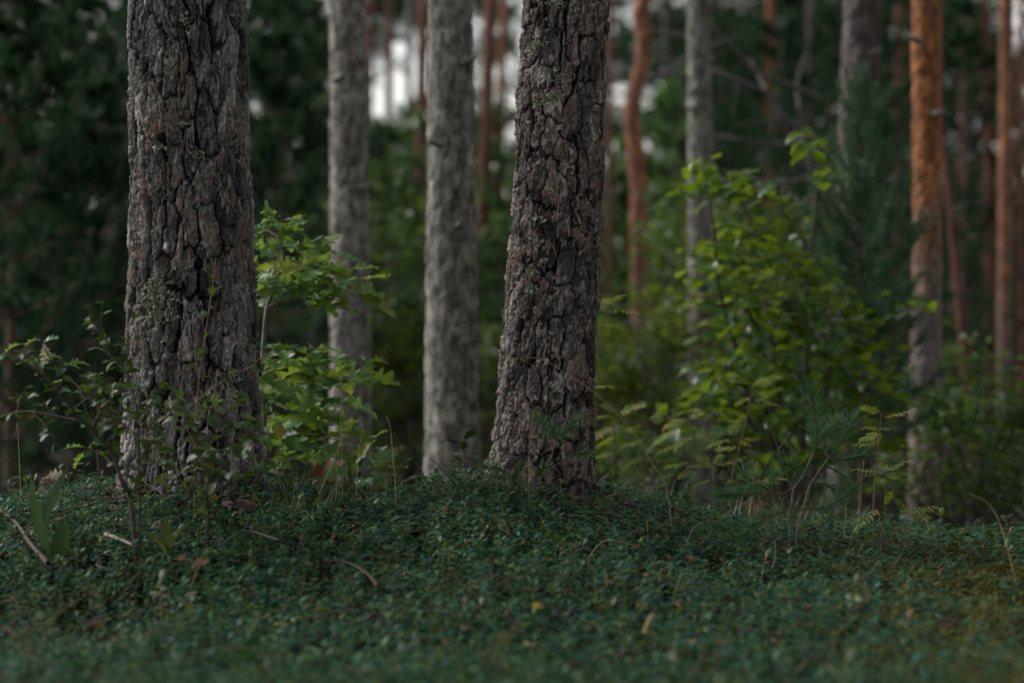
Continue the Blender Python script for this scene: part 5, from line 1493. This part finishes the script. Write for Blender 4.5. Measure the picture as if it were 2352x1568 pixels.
# ------------------------------------------------------------------ ground cover: nobody could count it
def sprig_mesh(seed, n, H, L, Wd, mat, stem=True, hi=True):
    rng = np.random.default_rng(seed)
    mb = MB()
    bend = rng.normal(size=2) * .25
    ax = lambda t: np.array([bend[0] * H * t * t, bend[1] * H * t * t, H * t])
    if stem:
        tube(mb, [ax(q) for q in np.linspace(0, 1, 4)], [.0011, .0007], 3, 1, cap=False)
    for k in range(n):
        t = .22 + .78 * (k / (n - 1)) ** .8
        a = k * 2.4 + rng.normal() * .3
        el = -.15 + 1.0 * max(0, t - .35) + rng.normal() * .18
        d = np.array([math.cos(a) * math.cos(el), math.sin(a) * math.cos(el), math.sin(el)])
        up = nrm(np.array([-math.cos(a) * math.sin(el), -math.sin(a) * math.sin(el), math.cos(el)]) + rng.normal(size=3) * .18)
        s = np.cross(d, up)
        l = L * rng.uniform(.7, 1.15) * (1.08 - .3 * abs(t - .75))
        w = Wd * .5 * l / L
        b = ax(t)
        rows = ((0, .12, 0), (.35, .9, .03), (.72, 1., .0), (1, .15, -.14)) if hi else ((0, .15, 0), (.6, 1., .03), (1, .1, -.1))
        V = []
        for tt, ww, zz in rows:
            c = b + d * (l * tt + .001) + up * zz * l
            V += [c - s * w * ww - up * w * ww * .35, c, c + s * w * ww - up * w * ww * .35]
        Q = []
        for r in range(len(rows) - 1):
            Q += [[r * 3, r * 3 + 1, r * 3 + 4, r * 3 + 3], [r * 3 + 1, r * 3 + 2, r * 3 + 5, r * 3 + 4]]
        mb.add(V, Q)
    return mb.mesh('sprig', [mat, M['lingon_stem']])

def scatter(name, label_kind, points, rot, scl, idx, meshes):
    col = bpy.data.collections.new(name + '_kinds')
    for k, me in enumerate(meshes):
        col.objects.link(bpy.data.objects.new('%s_kind_%02d' % (name, k), me))
    me = bpy.data.meshes.new(name)
    me.vertices.add(len(points))
    me.vertices.foreach_set('co', np.asarray(points, np.float32).ravel())
    for nm, ty, arr in (('rot', 'FLOAT_VECTOR', rot), ('scl', 'FLOAT', scl), ('idx', 'INT', idx)):
        a = me.attributes.new(nm, ty, 'POINT')
        a.data.foreach_set('vector' if ty == 'FLOAT_VECTOR' else 'value', np.asarray(arr, np.int32 if ty == 'INT' else np.float32).ravel())
    o = part(name, me, kind='stuff')
    ng = bpy.data.node_groups.new(name, 'GeometryNodeTree')
    ng.interface.new_socket('Geometry', in_out='INPUT', socket_type='NodeSocketGeometry')
    ng.interface.new_socket('Geometry', in_out='OUTPUT', socket_type='NodeSocketGeometry')
    N, L = ng.nodes, ng.links.new
    gi, go = N.new('NodeGroupInput'), N.new('NodeGroupOutput')
    ci = N.new('GeometryNodeCollectionInfo')
    ci.inputs['Collection'].default_value = col
    ci.inputs['Separate Children'].default_value = True
    ci.inputs['Reset Children'].default_value = True
    ip = N.new('GeometryNodeInstanceOnPoints')
    ip.inputs['Pick Instance'].default_value = True
    at = {}
    for nm, ty in (('rot', 'FLOAT_VECTOR'), ('scl', 'FLOAT'), ('idx', 'INT')):
        a = N.new('GeometryNodeInputNamedAttribute')
        a.data_type = ty
        a.inputs['Name'].default_value = nm
        at[nm] = a
    L(gi.outputs[0], ip.inputs['Points'])
    L(ci.outputs[0], ip.inputs['Instance'])
    L(at['idx'].outputs[0], ip.inputs['Instance Index'])
    L(at['rot'].outputs[0], ip.inputs['Rotation'])
    L(at['scl'].outputs[0], ip.inputs['Scale'])
    L(ip.outputs[0], go.inputs[0])
    md = o.modifiers.new('scatter', 'NODES')
    md.node_group = ng
    return o

rng = np.random.default_rng(21)
SP = [sprig_mesh(600 + k, 14 + k % 4, .098, .0185, .009, M['lingon']) for k in range(8)]
def band(n, y0, y1, pad):
    y = np.sqrt(rng.uniform(y0 * y0, y1 * y1, n))
    x = rng.uniform(-1, 1, n) * (y * .215 + pad)
    return x, y
x, y = band(15500, 2.4, 7.6, .55)
# thinner cover on the mossy right edge and on the trail of the dark hollow
keep = rng.random(len(x)) > .72 * sstep(.7, 1.1, x) * sstep(6.0, 5.0, y)
d1 = np.hypot(x - T1B.x, y - T1B.y) > .165
d2 = np.hypot(x - T2B.x, y - T2B.y) > .14
keep &= d1 & d2
x, y = x[keep], y[keep]
n = len(x)
rot = np.stack([rng.normal(size=n) * .22, rng.normal(size=n) * .22, rng.uniform(0, 6.28, n)], -1)
hollow = np.exp(-(((x + .95) / .28) ** 2 + ((y - 5.0) / .35) ** 2))
scl = rng.uniform(.8, 1.2, n) * (1 - .35 * hollow)
z = gz(x, y) - .005 - .02 * hollow
lc = scatter('lingonberry_cover', None, np.stack([x, y, z], -1), rot, scl, rng.integers(0, 8, n), SP)
lc['label'] = 'low carpet of small glossy dark green lingonberry leaves'
lc['category'] = 'ground cover'

UG = [sprig_mesh(640 + k, 16, .16, .04, .022, M['undergrowth'], hi=False) for k in range(4)]
x, y = band(9000, 7.2, 34, .8)
n = len(x)
ug = scatter('undergrowth', None, np.stack([x, y, gz(x, y) - .01], -1), np.stack([rng.normal(size=n) * .2, rng.normal(size=n) * .2, rng.uniform(0, 6.28, n)], -1), rng.uniform(.6, 1.5, n) * (1 + sstep(12, 30, y)), rng.integers(0, 4, n), UG)
ug['label'], ug['category'] = 'dim blurred undergrowth on the forest floor behind the mound', 'undergrowth'

def tuft(seed, n=16, H=.16):
    rng = np.random.default_rng(seed)
    mb = MB()
    for k in range(n):
        a, l = rng.uniform(0, 6.28), H * rng.uniform(.5, 1.1)
        o_ = rng.uniform(.1, .5)
        b = rng.normal(size=3) * .008 * np.array([1, 1, 0])
        d = np.array([math.cos(a), math.sin(a), 0])
        s = np.array([-d[1], d[0], 0]) * .0016
        p1, p2 = b + d * l * o_ * .3 + np.array([0, 0, l * .6]), b + d * l * o_ + np.array([0, 0, l])
        mb.add([b - s, b + s, p1 + s, p1 - s, p2], [[0, 1, 2, 3]])
        mb.add([p1 - s, p1 + s, p2], [[0, 1, 2]])
    return mb.mesh('tuft', M['grass'])
GTF = [tuft(660 + k) for k in range(4)]
gp = []
for px0, px1, Y0, Y1, m in ((1620, 1960, 6.8, 8.2, 90), (640, 900, 6.9, 7.6, 25), (2050, 2352, 7.5, 9, 30), (1380, 1600, 7.2, 9, 40), (560, 760, 5.9, 6.5, 10)):
    for _ in range(m):
        Y = rng.uniform(Y0, Y1)
        q = P(rng.uniform(px0, px1), 784, Y)
        gp.append((q.x, Y))
gp = np.array(gp)
n = len(gp)
gt = scatter('grass_tufts', None, np.stack([gp[:, 0], gp[:, 1], gz(gp[:, 0], gp[:, 1])], -1), np.stack([rng.normal(size=n) * .1, rng.normal(size=n) * .1, rng.uniform(0, 6.28, n)], -1), rng.uniform(.7, 1.3, n), rng.integers(0, 4, n), GTF)
gt['label'], gt['category'] = 'thin green grass growing behind the mound', 'grass'

M['moss_tip'] = leaf_mat('moss_tips', [(0, (0.0644, 0.0804, 0.0161)), (.6, (0.118, 0.1234, 0.0268)), (1, (0.193, 0.1502, 0.0429))], .8, .2, (0.1502, 0.1502, 0.0215), .2)
M['needle_litter'] = leaf_mat('fallen_needles', [(0, (0.098, 0.0525, 0.0245)), (.6, (0.154, 0.091, 0.042)), (1, (0.224, 0.161, 0.084))], .7, 0., spec=.2)
MS = [sprig_mesh(680 + k, 18, .06, .016, .004, M['moss_tip'], stem=False, hi=False) for k in range(3)]
m = 15000
yy = np.sqrt(rng.uniform(3.4 ** 2, 7.4 ** 2, m))
xx = rng.uniform(.25, 1, m) * (yy * .215 + .5)
kp = rng.random(m) < sstep(.6, 1.05, xx + .25 * (fbm(xx * 3, yy * 3, 77, None, 2) - .5)) * (1 - .75 * sstep(5.6, 6.4, yy))
xx, yy = xx[kp], yy[kp]
m = len(xx)
mc = scatter('moss_carpet', None, np.stack([xx, yy, gz(xx, yy) + .012], -1), np.stack([rng.normal(size=m) * .3, rng.normal(size=m) * .3, rng.uniform(0, 6.28, m)], -1), rng.uniform(.7, 1.4, m), rng.integers(0, 3, m), MS)
mc['label'], mc['category'] = 'yellow-brown moss growing through the thin leaf cover at the right edge', 'moss'
def litter_mesh(seed, L, w, n=1):
    rng_ = np.random.default_rng(seed)
    mb = MB()
    for q in range(n):
        d = nrm(rng_.normal(size=3) * np.array([1, 1, .25]))
        sd_ = nrm(np.cross(d, [0, 0, 1])) * w
        mdl = d * L * .5 + np.array([0, 0, .004])
        mb.add([-sd_, sd_, mdl + sd_, mdl - sd_], [[0, 1, 2, 3]])
        mb.add([mdl - sd_, mdl + sd_, d * L], [[0, 1, 2]])
    return mb.mesh('litter', M['needle_litter'])
def bark_chip(seed):
    rng_ = np.random.default_rng(seed)
    a = np.linspace(0, 2 * PI, 6, endpoint=False)
    r_ = rng_.uniform(.6, 1.2, 6) * .011
    t_ = np.stack([np.cos(a) * r_ * 1.5, np.sin(a) * r_, .002 * rng_.normal(size=6)], -1)
    b_ = t_ - np.array([0, 0, .003])
    mb = MB()
    mb.add(np.concatenate([t_, b_]), [[k, (k + 1) % 6, (k + 1) % 6 + 6, k + 6] for k in range(6)])
    mb.add(t_, [list(range(6))])
    return mb.mesh('chip', M['litter'])
LM = [litter_mesh(690, .05, .0006, 2), litter_mesh(691, .06, .0007, 2), litter_mesh(692, .10, .0012), litter_mesh(693, .16, .0011), bark_chip(1), bark_chip(2)]
x, y = band(2600, 3.0, 7.2, .5)
a_ = rng.uniform(0, 2 * PI, 900)
r_ = .15 + np.abs(rng.normal(size=900)) * .09
c_ = np.where(rng.random(900) < .5, 0, 1)
x2 = np.where(c_ == 0, T1B.x, T2B.x) + r_ * np.cos(a_) * 1.1
y2 = np.where(c_ == 0, T1B.y, T2B.y) + r_ * np.sin(a_)
n0 = len(x)
x, y = np.concatenate([x, x2]), np.concatenate([y, y2])
m = len(x)
nl_ = scatter('needle_litter', None, np.stack([x, y, top_z(x, y) - rng.uniform(.0, .035, m)], -1), np.stack([rng.normal(size=m) * .35, rng.normal(size=m) * .35, rng.uniform(0, 6.28, m)], -1), rng.uniform(.7, 1.3, m), np.where(np.arange(m) < n0, rng.choice([0, 0, 0, 1, 1, 2, 3, 4], m), rng.choice([0, 0, 1, 1, 4, 5, 5], m)), LM)
nl_['label'], nl_['category'] = 'fallen pine needles and dry stems caught in the leaf carpet', 'litter'
ND = [sprig_mesh(695 + k, 9, .11, .02, .011, M['shrub_light']) for k in range(3)]
x, y = band(420, 3.6, 7.0, .5)
m = len(x)
bl = scatter('bilberry_sprigs', None, np.stack([x, y, gz(x, y) + .012], -1), np.stack([rng.normal(size=m) * .25, rng.normal(size=m) * .25, rng.uniform(0, 6.28, m)], -1), rng.uniform(.7, 1.25, m), rng.integers(0, 3, m), ND)
bl['label'], bl['category'] = 'lighter green sprigs poking out of the dark leaf carpet', 'ground cover'

# far forest that reads as one mass
FW = [YP[1][1], YP[3][1], CROWNS[0]]
m = 150
yy = np.sqrt(rng.uniform(38 ** 2, 85 ** 2, m))
xx = rng.uniform(-1, 1, m) * (yy * .22 + 3)
fw = scatter('far_forest', None, np.stack([xx, yy, gz(xx, yy) - .1], -1), np.stack([np.zeros(m), np.zeros(m), rng.uniform(0, 6.28, m)], -1), rng.uniform(.75, 1.05, m) * (.083 * yy + .5) / 5.6, rng.integers(0, 2, m), FW)
fw['label'], fw['category'] = 'far dim forest closing the view between the trunks', 'forest'
